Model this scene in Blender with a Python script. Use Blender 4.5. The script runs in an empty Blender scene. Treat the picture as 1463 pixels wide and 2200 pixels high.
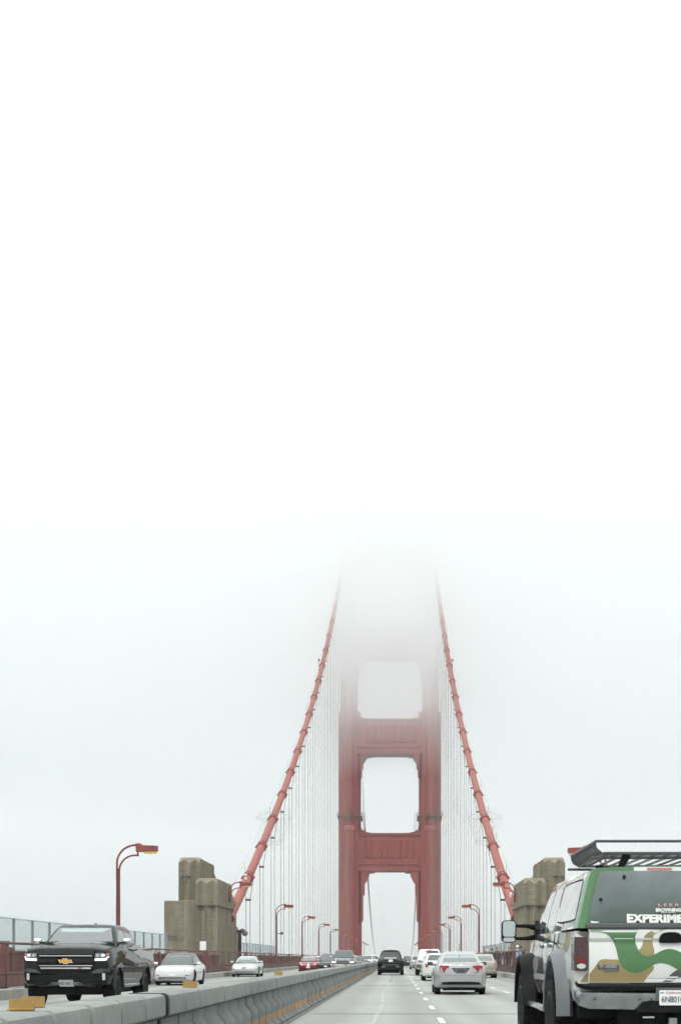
import bpy, bmesh, math, random
from mathutils import Vector, Matrix
from mathutils.bvhtree import BVHTree

random.seed(7)
PI = math.pi
SC = bpy.context.scene
COL = SC.collection

# ------------------------------------------------------------------ camera
cam_data = bpy.data.cameras.new('camera')
cam_data.sensor_fit = 'HORIZONTAL'
cam_data.sensor_width = 36.0
cam_data.lens = 74.8
cam_data.shift_x = -0.082
cam_data.shift_y = 0.657
cam_data.clip_start = 0.2
cam_data.clip_end = 12000
cam = bpy.data.objects.new('camera', cam_data)
COL.objects.link(cam)
cam.location = (0, 0, 1.2)
cam.rotation_euler = (PI / 2, 0, 0)
SC.camera = cam

# ------------------------------------------------------------------ sky and sun (overcast)
SUN_ELEV, SUN_AZ = math.radians(58), math.radians(205)
world = bpy.data.worlds.new('World')
SC.world = world
world.use_nodes = True
wn, wl = world.node_tree.nodes, world.node_tree.links
wn.clear()
w_out = wn.new('ShaderNodeOutputWorld')
w_bg = wn.new('ShaderNodeBackground')
w_sky = wn.new('ShaderNodeTexSky')
w_sky.sky_type = 'NISHITA'
w_sky.sun_disc = False
w_sky.sun_elevation = SUN_ELEV
w_sky.sun_rotation = SUN_AZ
w_sky.dust_density = 4.0
w_tc = wn.new('ShaderNodeTexCoord')
w_sep = wn.new('ShaderNodeSeparateXYZ')
wl.new(w_tc.outputs['Generated'], w_sep.inputs[0])
w_max = wn.new('ShaderNodeMath'); w_max.operation = 'MAXIMUM'; w_max.inputs[1].default_value = 0.0
wl.new(w_sep.outputs['Z'], w_max.inputs[0])
w_lum = wn.new('ShaderNodeMath'); w_lum.operation = 'MULTIPLY_ADD'      # overcast dome: brighter overhead
w_lum.inputs[1].default_value = 7.6
w_lum.inputs[2].default_value = 6.5
wl.new(w_max.outputs[0], w_lum.inputs[0])
w_tint = wn.new('ShaderNodeMix'); w_tint.data_type = 'RGBA'; w_tint.blend_type = 'MULTIPLY'
w_tint.inputs[0].default_value = 1.0
w_tint.inputs[6].default_value = (0.965, 1.0, 0.995, 1)
wl.new(w_lum.outputs[0], w_tint.inputs[7])
w_mix = wn.new('ShaderNodeMix'); w_mix.data_type = 'RGBA'
w_mix.inputs[0].default_value = 0.93
wl.new(w_sky.outputs[0], w_mix.inputs[6])
wl.new(w_tint.outputs[2], w_mix.inputs[7])
wl.new(w_mix.outputs[2], w_bg.inputs['Color'])
w_bg.inputs['Strength'].default_value = 0.1
wl.new(w_bg.outputs[0], w_out.inputs[0])

sun_data = bpy.data.lights.new('sun', 'SUN')
sun_data.energy = 1.5
sun_data.angle = math.radians(25)
sun_data.color = (1.0, 0.97, 0.93)
sun = bpy.data.objects.new('sun', sun_data)
COL.objects.link(sun)
sun.location = (0, -40, 120)
_d = Vector((math.sin(SUN_AZ) * math.cos(SUN_ELEV), math.cos(SUN_AZ) * math.cos(SUN_ELEV), math.sin(SUN_ELEV)))
sun.rotation_euler = (-_d).to_track_quat('-Z', 'Y').to_euler()

SC.view_settings.view_transform = 'Standard'
SC.view_settings.look = 'None'
SC.view_settings.exposure = 0.48
SC.view_settings.gamma = 1.0
SC.view_settings.use_curve_mapping = False
SC.render.engine = 'CYCLES'
SC.cycles.use_denoising = True
SC.cycles.use_adaptive_sampling = True
SC.cycles.adaptive_threshold = 0.05
SC.cycles.adaptive_min_samples = 32
SC.cycles.max_bounces = 14
SC.cycles.diffuse_bounces = 4
SC.cycles.glossy_bounces = 4
SC.cycles.transmission_bounces = 6
SC.cycles.transparent_max_bounces = 48
SC.cycles.volume_bounces = 12
SC.cycles.sample_clamp_indirect = 4.0

# ------------------------------------------------------------------ helpers
def tag(o, label=None, cat=None, group=None, kind=None):
    if label: o['label'] = label
    if cat: o['category'] = cat
    if group: o['group'] = group
    if kind: o['kind'] = kind
    return o

def empty(name, loc=(0, 0, 0), rz=0.0, parent=None):
    o = bpy.data.objects.new(name, None)
    COL.objects.link(o)
    o.location = loc
    o.rotation_euler = (0, 0, rz)
    o.empty_display_size = 0.3
    o.parent = parent
    return o

def inst(name, mesh, parent=None, loc=(0, 0, 0), rot=(0, 0, 0), scale=(1, 1, 1)):
    o = bpy.data.objects.new(name, mesh)
    COL.objects.link(o)
    o.location = loc; o.rotation_euler = rot; o.scale = scale
    o.parent = parent
    return o

class MB:
    """collects shapes into one mesh"""
    def __init__(self):
        self.v = []; self.f = []; self.m = []
    def add(self, verts, faces, mat=0):
        b = len(self.v)
        self.v += [tuple(p) for p in verts]
        self.f += [tuple(i + b for i in f) for f in faces]
        self.m += [mat] * len(faces)
        return self
    def addbm(self, bm, mat=0, M=None):
        bm.verts.index_update()
        self.add([(M @ v.co) if M else v.co for v in bm.verts], [[v.index for v in f.verts] for f in bm.faces], mat)
        bm.free()
        return self
    def merge(self, o, M=None):
        b = len(self.v)
        self.v += [tuple(M @ Vector(p)) for p in o.v] if M else list(o.v)
        self.f += [tuple(i + b for i in f) for f in o.f]
        self.m += o.m
        return self
    def box(self, x0, x1, y0, y1, z0, z1, mat=0, bev=0.0, seg=1):
        if bev > 0:
            bm = bmesh.new()
            bmesh.ops.create_cube(bm, size=1.0)
            for v in bm.verts:
                v.co = Vector(((x0 + x1) / 2 + v.co.x * (x1 - x0), (y0 + y1) / 2 + v.co.y * (y1 - y0), (z0 + z1) / 2 + v.co.z * (z1 - z0)))
            bmesh.ops.bevel(bm, geom=bm.edges[:], offset=bev, segments=seg, affect='EDGES', profile=0.5)
            return self.addbm(bm, mat)
        v = [(x0, y0, z0), (x1, y0, z0), (x1, y1, z0), (x0, y1, z0), (x0, y0, z1), (x1, y0, z1), (x1, y1, z1), (x0, y1, z1)]
        return self.add(v, [(3, 2, 1, 0), (4, 5, 6, 7), (0, 1, 5, 4), (1, 2, 6, 5), (2, 3, 7, 6), (3, 0, 4, 7)], mat)
    def prism(self, poly, axis, a, b, mat=0):
        """poly in the other two axes: x->(y,z)  y->(x,z)  z->(x,y); ccw poly is fixed afterwards"""
        def P(p, t):
            if axis == 'x': return (t, p[0], p[1])
            if axis == 'y': return (p[0], t, p[1])
            return (p[0], p[1], t)
        n = len(poly)
        v = [P(p, a) for p in poly] + [P(p, b) for p in poly]
        f = [tuple(range(n))[::-1], tuple(range(n, 2 * n))] + [(i, (i + 1) % n, n + (i + 1) % n, n + i) for i in range(n)]
        return self.add(v, f, mat)
    def tube(self, pts, r, n=8, mat=0, caps=True):
        pts = [Vector(p) for p in pts]
        rs = r if isinstance(r, (list, tuple)) else [r] * len(pts)
        rings = []
        up = None
        for i, p in enumerate(pts):
            t = (pts[min(i + 1, len(pts) - 1)] - pts[max(i - 1, 0)]).normalized()
            if up is None:
                up = Vector((0, 0, 1)) if abs(t.z) < 0.95 else Vector((1, 0, 0))
            s = t.cross(up).normalized(); u = s.cross(t).normalized(); up = u
            rings.append([p + rs[i] * (math.cos(2 * PI * (k + 0.5) / n) * s + math.sin(2 * PI * (k + 0.5) / n) * u) for k in range(n)])
        return self.loft(rings, caps, mat)
    def loft(self, rings, caps=True, mat=0, closed=True):
        n = len(rings[0])
        v = [p for r in rings for p in r]
        f = []
        for i in range(len(rings) - 1):
            for k in range(n if closed else n - 1):
                k2 = (k + 1) % n
                f.append((i * n + k, i * n + k2, (i + 1) * n + k2, (i + 1) * n + k))
        if caps:
            f.append(tuple(range(n))[::-1]); f.append(tuple((len(rings) - 1) * n + k for k in range(n)))
        return self.add(v, f, mat)
    def lathe(self, prof, n=16, axis='z', c=(0, 0, 0), mat=0, closed=False):
        """prof: list of (r, h)"""
        rings = []
        for r, h in prof:
            ring = []
            for k in range(n):
                a = 2 * PI * k / n
                x, y = r * math.cos(a), r * math.sin(a)
                p = (x, y, h) if axis == 'z' else ((h, x, y) if axis == 'x' else (y, h, x))
                ring.append((p[0] + c[0], p[1] + c[1], p[2] + c[2]))
            rings.append(ring)
        return self.loft(rings, not closed, mat) if not closed else self.loft(rings + [rings[0]], False, mat)
    def mesh(self, name, mats, smooth=None, fix=True):
        me = bpy.data.meshes.new(name)
        me.from_pydata(self.v, [], self.f)
        for m in (mats if isinstance(mats, (list, tuple)) else [mats]):
            me.materials.append(m)
        me.polygons.foreach_set('material_index', self.m)
        if fix:
            bm = bmesh.new(); bm.from_mesh(me)
            bmesh.ops.recalc_face_normals(bm, faces=bm.faces[:])
            bm.to_mesh(me); bm.free()
        if smooth:
            me.polygons.foreach_set('use_smooth', [True] * len(me.polygons))
            me.set_sharp_from_angle(angle=math.radians(smooth))
        me.update()
        return me
    def build(self, name, mats, parent=None, smooth=None, loc=(0, 0, 0)):
        return inst(name, self.mesh(name, mats, smooth), parent, loc)

# ------------------------------------------------------------------ materials
def mat(name, col, rough=0.6, metal=0.0, var=0.0, vscale=1.0, coat=0.0, bump=0.0, bscale=20.0, stretch=(1, 1, 1),
        col2=None, vmin=0.35, vmax=0.65, trans=0.0, alpha=1.0, spec=0.5, detail=6.0, rnd=0.0):
    m = bpy.data.materials.new(name)
    m.use_nodes = True
    nt = m.node_tree; N = nt.nodes; L = nt.links
    b = N['Principled BSDF']
    b.inputs['Base Color'].default_value = (*col, 1)
    b.inputs['Roughness'].default_value = rough
    b.inputs['Metallic'].default_value = metal
    b.inputs['Coat Weight'].default_value = coat
    b.inputs['Coat Roughness'].default_value = 0.025
    b.inputs['Transmission Weight'].default_value = trans
    b.inputs['Alpha'].default_value = alpha
    b.inputs['Specular IOR Level'].default_value = spec
    if var > 0 or col2 or bump > 0:
        tc = N.new('ShaderNodeTexCoord'); mp = N.new('ShaderNodeMapping')
        mp.inputs['Scale'].default_value = stretch
        L.new(tc.outputs['Object'], mp.inputs[0])
        if rnd > 0:
            oi = N.new('ShaderNodeObjectInfo'); mu = N.new('ShaderNodeVectorMath'); mu.operation = 'MULTIPLY_ADD'
            mu.inputs[1].default_value = (1, 1, 1)
            sc_ = N.new('ShaderNodeVectorMath'); sc_.operation = 'SCALE'; sc_.inputs[0].default_value = (41.0, 67.0, 23.0)
            L.new(oi.outputs['Random'], sc_.inputs['Scale']); L.new(tc.outputs['Object'], mu.inputs[0]); L.new(sc_.outputs[0], mu.inputs[2])
            L.new(mu.outputs[0], mp.inputs[0]); m['rndnode'] = mu.name
    if var > 0 or col2:
        nz = N.new('ShaderNodeTexNoise')
        nz.inputs['Scale'].default_value = vscale; nz.inputs['Detail'].default_value = detail; nz.inputs['Roughness'].default_value = 0.62
        L.new(mp.outputs[0], nz.inputs['Vector'])
        rp = N.new('ShaderNodeMapRange'); rp.inputs[1].default_value = vmin; rp.inputs[2].default_value = vmax
        L.new(nz.outputs[0], rp.inputs[0])
        mx = N.new('ShaderNodeMix'); mx.data_type = 'RGBA'
        c2 = col2 if col2 else tuple(c * (1 - var) for c in col)
        c1 = col if col2 else tuple(min(1, c * (1 + var)) for c in col)
        mx.inputs[6].default_value = (*c1, 1); mx.inputs[7].default_value = (*c2, 1)
        L.new(rp.outputs[0], mx.inputs[0]); L.new(mx.outputs[2], b.inputs['Base Color'])
        if rnd > 0:
            r2 = N.new('ShaderNodeMapRange'); r2.inputs[3].default_value = 1 - rnd; r2.inputs[4].default_value = 1 + rnd * 0.6
            L.new(oi.outputs['Random'], r2.inputs[0])
            vm = N.new('ShaderNodeVectorMath'); vm.operation = 'SCALE'
            L.new(mx.outputs[2], vm.inputs[0]); L.new(r2.outputs[0], vm.inputs['Scale']); L.new(vm.outputs[0], b.inputs['Base Color'])
    if bump > 0:
        n2 = N.new('ShaderNodeTexNoise'); n2.inputs['Scale'].default_value = bscale; n2.inputs['Detail'].default_value = 5
        L.new(mp.outputs[0], n2.inputs['Vector'])
        bp = N.new('ShaderNodeBump'); bp.inputs['Strength'].default_value = bump; bp.inputs['Distance'].default_value = 0.02
        L.new(n2.outputs[0], bp.inputs['Height']); L.new(bp.outputs[0], b.inputs['Normal'])
    return m

def layer(m, col, scale, lo, hi, stretch=(1, 1, 1), strength=1.0, offset=(0, 0, 0), detail=5.0):
    """another patchy colour over a material (stains, wear)"""
    nt = m.node_tree; N = nt.nodes; L = nt.links
    b = N['Principled BSDF']
    tc = N.new('ShaderNodeTexCoord'); mp = N.new('ShaderNodeMapping')
    mp.inputs['Scale'].default_value = stretch; mp.inputs['Location'].default_value = offset
    L.new(N[m['rndnode']].outputs[0] if 'rndnode' in m else tc.outputs['Object'], mp.inputs[0])
    nz = N.new('ShaderNodeTexNoise'); nz.inputs['Scale'].default_value = scale; nz.inputs['Detail'].default_value = detail
    L.new(mp.outputs[0], nz.inputs['Vector'])
    rp = N.new('ShaderNodeMapRange'); rp.inputs[1].default_value = lo; rp.inputs[2].default_value = hi
    rp.inputs[4].default_value = strength
    L.new(nz.outputs[0], rp.inputs[0])
    mx = N.new('ShaderNodeMix'); mx.data_type = 'RGBA'
    old = b.inputs['Base Color']
    if old.is_linked:
        src = old.links[0].from_socket; L.new(src, mx.inputs[6])
    else:
        mx.inputs[6].default_value = old.default_value
    mx.inputs[7].default_value = (*col, 1)
    L.new(rp.outputs[0], mx.inputs[0]); L.new(mx.outputs[2], b.inputs['Base Color'])
    return m

M = {}
M['road'] = mat('road_concrete', (0.275, 0.29, 0.272), 0.85, var=0.07, vscale=0.35, bump=0.25, bscale=45, stretch=(1, 0.35, 1))
layer(M['road'], (0.215, 0.227, 0.218), 0.6, 0.5, 0.75, (1.6, 0.05, 1), 0.7)
layer(M['road'], (0.185, 0.195, 0.19), 9.0, 0.62, 0.74, (1, 0.4, 1), 0.5)
def wheel_tracks(m, col, strength):
    nt = m.node_tree; N = nt.nodes; L = nt.links; b = N['Principled BSDF']
    tc = N.new('ShaderNodeTexCoord'); mp = N.new('ShaderNodeMapping'); mp.inputs['Location'].default_value = (0.55, 0, 0); mp.inputs['Scale'].default_value = (1, 0.03, 1)
    L.new(tc.outputs['Object'], mp.inputs[0])
    wv = N.new('ShaderNodeTexWave'); wv.bands_direction = 'X'; wv.inputs['Scale'].default_value = 0.2067; wv.inputs['Distortion'].default_value = 1.6
    wv.inputs['Detail'].default_value = 4; wv.inputs['Detail Scale'].default_value = 1.5
    L.new(mp.outputs[0], wv.inputs[0])
    rp = N.new('ShaderNodeMapRange'); rp.inputs[1].default_value = 0.35; rp.inputs[2].default_value = 1.0; rp.inputs[4].default_value = strength
    L.new(wv.outputs[1], rp.inputs[0])
    mx = N.new('ShaderNodeMix'); mx.data_type = 'RGBA'
    L.new(b.inputs['Base Color'].links[0].from_socket, mx.inputs[6]); mx.inputs[7].default_value = (*col, 1)
    L.new(rp.outputs[0], mx.inputs[0]); L.new(mx.outputs[2], b.inputs['Base Color'])
wheel_tracks(M['road'], (0.17, 0.178, 0.17), 0.42)
M['lamp'] = mat('lamp_paint', (0.13, 0.03, 0.026), 0.5, var=0.2, vscale=2)
M['lamph'] = mat('lamp_head_paint', (0.22, 0.05, 0.042), 0.5, var=0.25, vscale=4)
layer(M['road'], (0.19, 0.20, 0.192), 0.55, 0.47, 0.66, (1.25, 0.012, 1), 0.75, (2, 0, 0), 2.0)
layer(M['road'], (0.12, 0.125, 0.122), 1.6, 0.70, 0.80, (1, 0.5, 1), 0.45, (9, 3, 1))
M['line'] = mat('lane_paint', (0.62, 0.63, 0.60), 0.7, var=0.22, vscale=9)
M['joint'] = mat('joint_sealant', (0.17, 0.178, 0.172), 0.8, var=0.15, vscale=3)
M['seal'] = mat('crack_sealant', (0.31, 0.33, 0.33), 0.7, var=0.12, vscale=4)
M['kerb'] = mat('kerb_concrete', (0.30, 0.30, 0.28), 0.9, var=0.18, vscale=0.9, bump=0.2)
M['walk'] = mat('walkway_concrete', (0.28, 0.28, 0.27), 0.9, var=0.1, vscale=0.7)
M['red'] = mat('orange_paint', (0.28, 0.052, 0.042), 0.55, var=0.14, vscale=0.5, stretch=(1, 1, 0.25))
layer(M['red'], (0.18, 0.045, 0.038), 1.6, 0.52, 0.78, (1, 1, 0.15), 0.6)
layer(M['red'], (0.36, 0.10, 0.08), 0.7, 0.55, 0.8, (1, 1, 0.05), 0.5, (8, 3, 0))
layer(M['red'], (0.13, 0.035, 0.03), 3.5, 0.62, 0.75, (1, 1, 0.06), 0.5, (2, 9, 0))
M['redrail'] = mat('rail_paint', (0.125, 0.052, 0.045), 0.6, var=0.2, vscale=1.2)
M['reddark'] = mat('dark_rail_paint', (0.09, 0.048, 0.044), 0.65, var=0.2, vscale=0.8)
M['cable'] = mat('cable_paint', (0.25, 0.043, 0.020), 0.5, var=0.12, vscale=0.8)
layer(M['cable'], (0.33, 0.14, 0.10), 0.9, 0.60, 0.74, (1, 1, 1), 0.6)
layer(M['cable'], (0.19, 0.045, 0.032), 2.2, 0.56, 0.7, (1, 1, 1), 0.55, (5, 1, 2))
M['band'] = mat('band_paint', (0.22, 0.05, 0.04), 0.5, var=0.2, vscale=3)
M['rope'] = mat('suspender_rope', (0.27, 0.23, 0.19), 0.7, var=0.2, vscale=0.6)
M['ropedark'] = mat('rope_clamp', (0.10, 0.05, 0.045), 0.6)
M['barrier'] = mat('barrier_concrete', (0.16, 0.178, 0.17), 0.8, rnd=0.16, var=0.12, vscale=2.2, bump=0.15, bscale=30)
layer(M['barrier'], (0.10, 0.112, 0.108), 2.5, 0.55, 0.75, (1, 1, 0.4), 0.6)
M['bcap'] = mat('barrier_cap', (0.205, 0.223, 0.21), 0.75, rnd=0.13, var=0.1, vscale=3.0, bump=0.12, bscale=30)
layer(M['bcap'], (0.16, 0.172, 0.165), 4.0, 0.58, 0.75, (1, 1, 1), 0.5)
layer(M['barrier'], (0.06, 0.065, 0.065), 1.3, 0.60, 0.72, (1, 2.5, 0.5), 0.6, (4, 2, 7))
layer(M['bcap'], (0.11, 0.115, 0.11), 1.6, 0.62, 0.74, (1, 3.0, 1), 0.55, (4, 2, 7))
M['borange'] = mat('barrier_stripe', (0.36, 0.225, 0.12), 0.75, rnd=0.25, var=0.2, vscale=5)
M['rubber'] = mat('black_rubber', (0.022, 0.023, 0.025), 0.8, var=0.2, vscale=8)
M['amber'] = mat('amber_marker', (0.27, 0.165, 0.035), 0.35, var=0.15, vscale=12, coat=0.3)
M['lens'] = mat('lamp_lens', (0.80, 0.62, 0.10), 0.3, coat=0.4)
M['pylon'] = mat('board_formed_concrete', (0.215, 0.192, 0.14), 0.95, var=0.16, vscale=0.45, bump=0.5, bscale=6, stretch=(1, 1, 0.5))
layer(M['pylon'], (0.115, 0.102, 0.073), 0.9, 0.5, 0.72, (1.2, 1.2, 0.16), 0.75)
layer(M['pylon'], (0.27, 0.245, 0.18), 1.4, 0.58, 0.75, (1, 1, 0.3), 0.5, (3, 4, 5))
layer(M['pylon'], (0.14, 0.12, 0.08), 3.0, 0.54, 0.62, (0.25, 0.25, 3.0), 0.55, (1, 7, 2))
def board_marks(m, col, scale, strength):
    nt = m.node_tree; N = nt.nodes; L = nt.links; b = N['Principled BSDF']
    tc = N.new('ShaderNodeTexCoord'); wv = N.new('ShaderNodeTexWave'); wv.bands_direction = 'Z'; wv.inputs['Scale'].default_value = scale
    wv.inputs['Distortion'].default_value = 0.6; wv.inputs['Detail'].default_value = 2; wv.inputs['Detail Scale'].default_value = 2.0
    L.new(tc.outputs['Object'], wv.inputs[0])
    rp = N.new('ShaderNodeMapRange'); rp.inputs[1].default_value = 0.0; rp.inputs[2].default_value = 0.16; rp.inputs[3].default_value = strength; rp.inputs[4].default_value = 0.0
    L.new(wv.outputs[1], rp.inputs[0])
    mx = N.new('ShaderNodeMix'); mx.data_type = 'RGBA'
    L.new(b.inputs['Base Color'].links[0].from_socket, mx.inputs[6]); mx.inputs[7].default_value = (*col, 1)
    L.new(rp.outputs[0], mx.inputs[0]); L.new(mx.outputs[2], b.inputs['Base Color'])
board_marks(M['pylon'], (0.15, 0.13, 0.09), 1.1, 0.25)
M['pylon2'] = mat('form_joint', (0.13, 0.11, 0.075), 0.95)
M['fencepost'] = mat('fence_post', (0.19, 0.22, 0.22), 0.6)
M['white'] = mat('white_paint', (0.72, 0.73, 0.70), 0.5, var=0.06, vscale=4)
M['steel'] = mat('dull_steel', (0.20, 0.21, 0.22), 0.45, 0.6)
M['water'] = mat('sea_water', (0.08, 0.11, 0.115), 0.15, bump=0.6, bscale=0.08)

# clear weathered wind-screen panels
def glass_panel():
    m = bpy.data.materials.new('screen_panel')
    m.use_nodes = True
    N = m.node_tree.nodes; L = m.node_tree.links
    N.clear()
    o = N.new('ShaderNodeOutputMaterial'); mx = N.new('ShaderNodeMixShader'); t = N.new('ShaderNodeBsdfTransparent')
    p = N.new('ShaderNodeBsdfPrincipled')
    t.inputs[0].default_value = (0.93, 0.965, 0.965, 1)
    p.inputs['Base Color'].default_value = (0.52, 0.58, 0.57, 1); p.inputs['Roughness'].default_value = 0.4
    mx.inputs[0].default_value = 0.26
    L.new(t.outputs[0], mx.inputs[1]); L.new(p.outputs[0], mx.inputs[2]); L.new(mx.outputs[0], o.inputs[0])
    return m
M['screen'] = glass_panel()
ORD = ['first', 'second', 'third', 'fourth', 'fifth', 'sixth', 'seventh', 'eighth', 'ninth', 'tenth', 'eleventh', 'twelfth', 'thirteenth',
       'fourteenth', 'fifteenth', 'sixteenth', 'seventeenth', 'eighteenth', 'nineteenth', 'twentieth', 'twenty-first', 'twenty-second',
       'twenty-third', 'twenty-fourth', 'twenty-fifth', 'twenty-sixth', 'twenty-seventh', 'twenty-eighth', 'twenty-ninth', 'thirtieth']
# ================================================================== the bridge
BC = -2.25                 # bridge centre line in camera coordinates
TD = 490.0                 # distance of the tower
Y0, Y1 = -20.0, 1900.0
def grid_xs(): return None

mb = MB(); mb.box(-6000, 6000, -600, 9000, -68, -67)
tag(mb.build('water', M['water']), kind='structure')

# deck: slab under everything
mb = MB(); mb.box(BC - 13.2, BC + 13.2, Y0, Y1, -7.5, -0.35)
tag(mb.build('bridge_deck', M['kerb']), kind='structure')
mb = MB()
ys = [Y0 + 20 * i for i in range(20)] + [400, 600, 900, 1300, Y1]
for a, b in zip(ys[:-1], ys[1:]):
    pass
mb.box(BC - 9.15, BC + 9.15, Y0, Y1, -0.35, 0.0)
road = tag(mb.build('road', M['road']), kind='structure')
# raised walkways with kerbs
for s, nm in ((-1, 'walkway_left'), (1, 'walkway_right')):
    a, b = sorted((BC + s * 9.45, BC + s * 13.2))
    mb = MB(); mb.box(a, b, Y0, Y1, -0.35, 0.30)
    w = tag(mb.build(nm, M['walk']), kind='structure')
    a, b = sorted((BC + s * 9.15, BC + s * 9.45))
    mb = MB()
    y = Y0
    while y < 420:
        mb.box(a, b, y + 0.01, y + 3.79, -0.3, 0.31, bev=0.03); y += 3.8
    mb.box(a, b, y, Y1, -0.3, 0.31)
    tag(mb.build('kerb', M['kerb'], w), kind='structure')

# lane markings, each stroke a child of the road
dash = MB(); dash.box(-0.055, 0.055, -1.2, 1.2, 0.0, 0.004)
dash_me = dash.mesh('lane_dash', M['line'])
xs_l = [BC + 3.12, BC + 6.17, BC - 3.2, BC - 6.2]
k = 0
for x in xs_l:
    y = 27.4 + (0 if x > 0 else 3.0) + (0.9 if x > 3 else 0)
    while y < 330:
        inst('lane_dash', dash_me, road, (x, y, 0.004)); y += 7.3
# transverse joints and the pale wavy crack repair
for y in (30.6, 63.0, 101.5, 152, 205):
    mb = MB(); mb.box(BC + 0.45, BC + 9.1, y, y + 0.16, 0.0, 0.003)
    mb.build('pavement_joint', M['joint'], road, loc=(0, 0, 0.004))
rs = random.Random(3)
pts = []
y = 24.0; x = 0.0
while y < 74:
    x = -0.42 + 0.05 * math.sin(y * 0.22) + 0.012 * math.sin(y * 1.9 + 1) + rs.uniform(-0.008, 0.008)
    pts.append((x, y)); y += 0.7
mb = MB()
L_ = [(p[0] - (0.04 + 0.02 * math.sin(p[1] * 1.3)) * (1 if p[1] < 46 else 0.6), p[1], 0.005) for p in pts]
R_ = [(p[0] + (0.04 + 0.02 * math.cos(p[1] * 0.9)) * (1 if p[1] < 46 else 0.6), p[1], 0.005) for p in pts]
mb.loft([[a, b] for a, b in zip(L_, R_)], False, closed=False)
mb.build('crack_repair', M['seal'], road)
mb = MB()
L_ = [(-0.28 + 0.05 * math.sin(y * 0.3), y, 0.005) for y in range(72, 104, 2)]
mb.loft([[(p[0] - 0.05, p[1], p[2]), (p[0] + 0.05, p[1], p[2])] for p in L_], False, closed=False)
mb.build('dark_crack', M['joint'], road)

# ------------------------------------------------------------------ movable median barrier
BX = -2.39
barrier = tag(empty('median_barrier', (BX, 0, 0)), 'long grey segmented concrete median barrier between the two directions of traffic', 'barrier')
half = [(0.0, 0.865), (0.16, 0.865), (0.195, 0.845), (0.205, 0.81), (0.205, 0.665), (0.185, 0.645), (0.125, 0.635), (0.125, 0.50), (0.215, 0.385), (0.215, 0.25), (0.215, 0.115), (0.30, 0.05), (0.30, 0.006), (0.0, 0.006)]
full = half + [(-p[0], p[1]) for p in half[-2:0:-1]]
def bseg(y0, y1):
    mb = MB()
    n = len(full)
    ch = 0.012
    def ring(y, inset):
        return [(p[0] * (1 - inset), y, 0.43 + (p[1] - 0.43) * (1 - inset)) for p in full]
    R = [ring(y0, 0.05), ring(y0 + ch, 0), ring(y1 - ch, 0), ring(y1, 0.05)]
    mb.loft(R)
    # faces by zone: cap, body, stripe
    mi = []
    for f in mb.f:
        zc = sum(mb.v[i][2] for i in f) / len(f)
        if len(f) > 4: mi.append(0)
        elif zc > 0.62: mi.append(1)
        elif 0.115 < zc < 0.25: mi.append(2)
        else: mi.append(0)
    mb.m = mi
    return mb
SEG = 1.12
seg_me = bseg(0.05, SEG - 0.05).mesh('barrier_segment', [M['barrier'], M['bcap'], M['borange']], 40)
NSEG = 300
first = 5.7
rs = random.Random(11)
for i in range(NSEG):
    near = first + i * SEG
    o = inst('barrier_segment', seg_me, barrier, (rs.uniform(-0.010, 0.010), near, 0), (0, 0, rs.uniform(-0.006, 0.006)))
mb = MB()
y = first + NSEG * SEG
while y < 640:
    mb.merge(bseg(y + 0.05, y + SEG - 0.05)); y += SEG
tag(mb.build('barrier_segment', [M['barrier'], M['bcap'], M['borange']], barrier, 40), kind='stuff')
mb = MB()
mb.prism([(p[0] * 0.78, 0.43 + (p[1] - 0.43) * 0.90) for p in full], 'y', first, 640)
mb.build('hinge_core', M['rubber'], barrier)
# rubber-faced expansion joint in the barrier
mb = MB(); mb.prism([(p[0] * 1.03, 0.43 + (p[1] - 0.43) * 1.012) for p in full], 'y', -0.05, 0.05)
mb.build('expansion_joint', M['rubber'], barrier, loc=(0, first + 7 * SEG + 0.02, 0))
# amber marker plates on top
pl = MB(); pl.prism([(-0.045, 0.0), (0.035, 0.0), (0.035, 0.008), (0.012, 0.012), (0.012, 0.075), (-0.002, 0.075), (-0.008, 0.014), (-0.045, 0.008)], 'x', -0.080, 0.080)
pl_me = pl.mesh('marker_plate', M['amber'])
for x, y, rz in ((-0.02, 9.1, 0.0), (-0.09, 9.65, 0.02), (0.02, 16.25, 0.03), (0.02, 28.5, 0), (0.02, 53.0, 0), (0.02, 66, 0), (0.02, 96, 0)):
    inst('marker_plate', pl_me, barrier, (x, y, 0.868), (0, 0, rz), (1.0, 1, 1))
# low kerb strip the barrier sits against
mb = MB(); mb.box(0.33, 0.40, first, 330, 0.004, 0.022)
mb.build('seal_strip', M['joint'], barrier)

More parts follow.
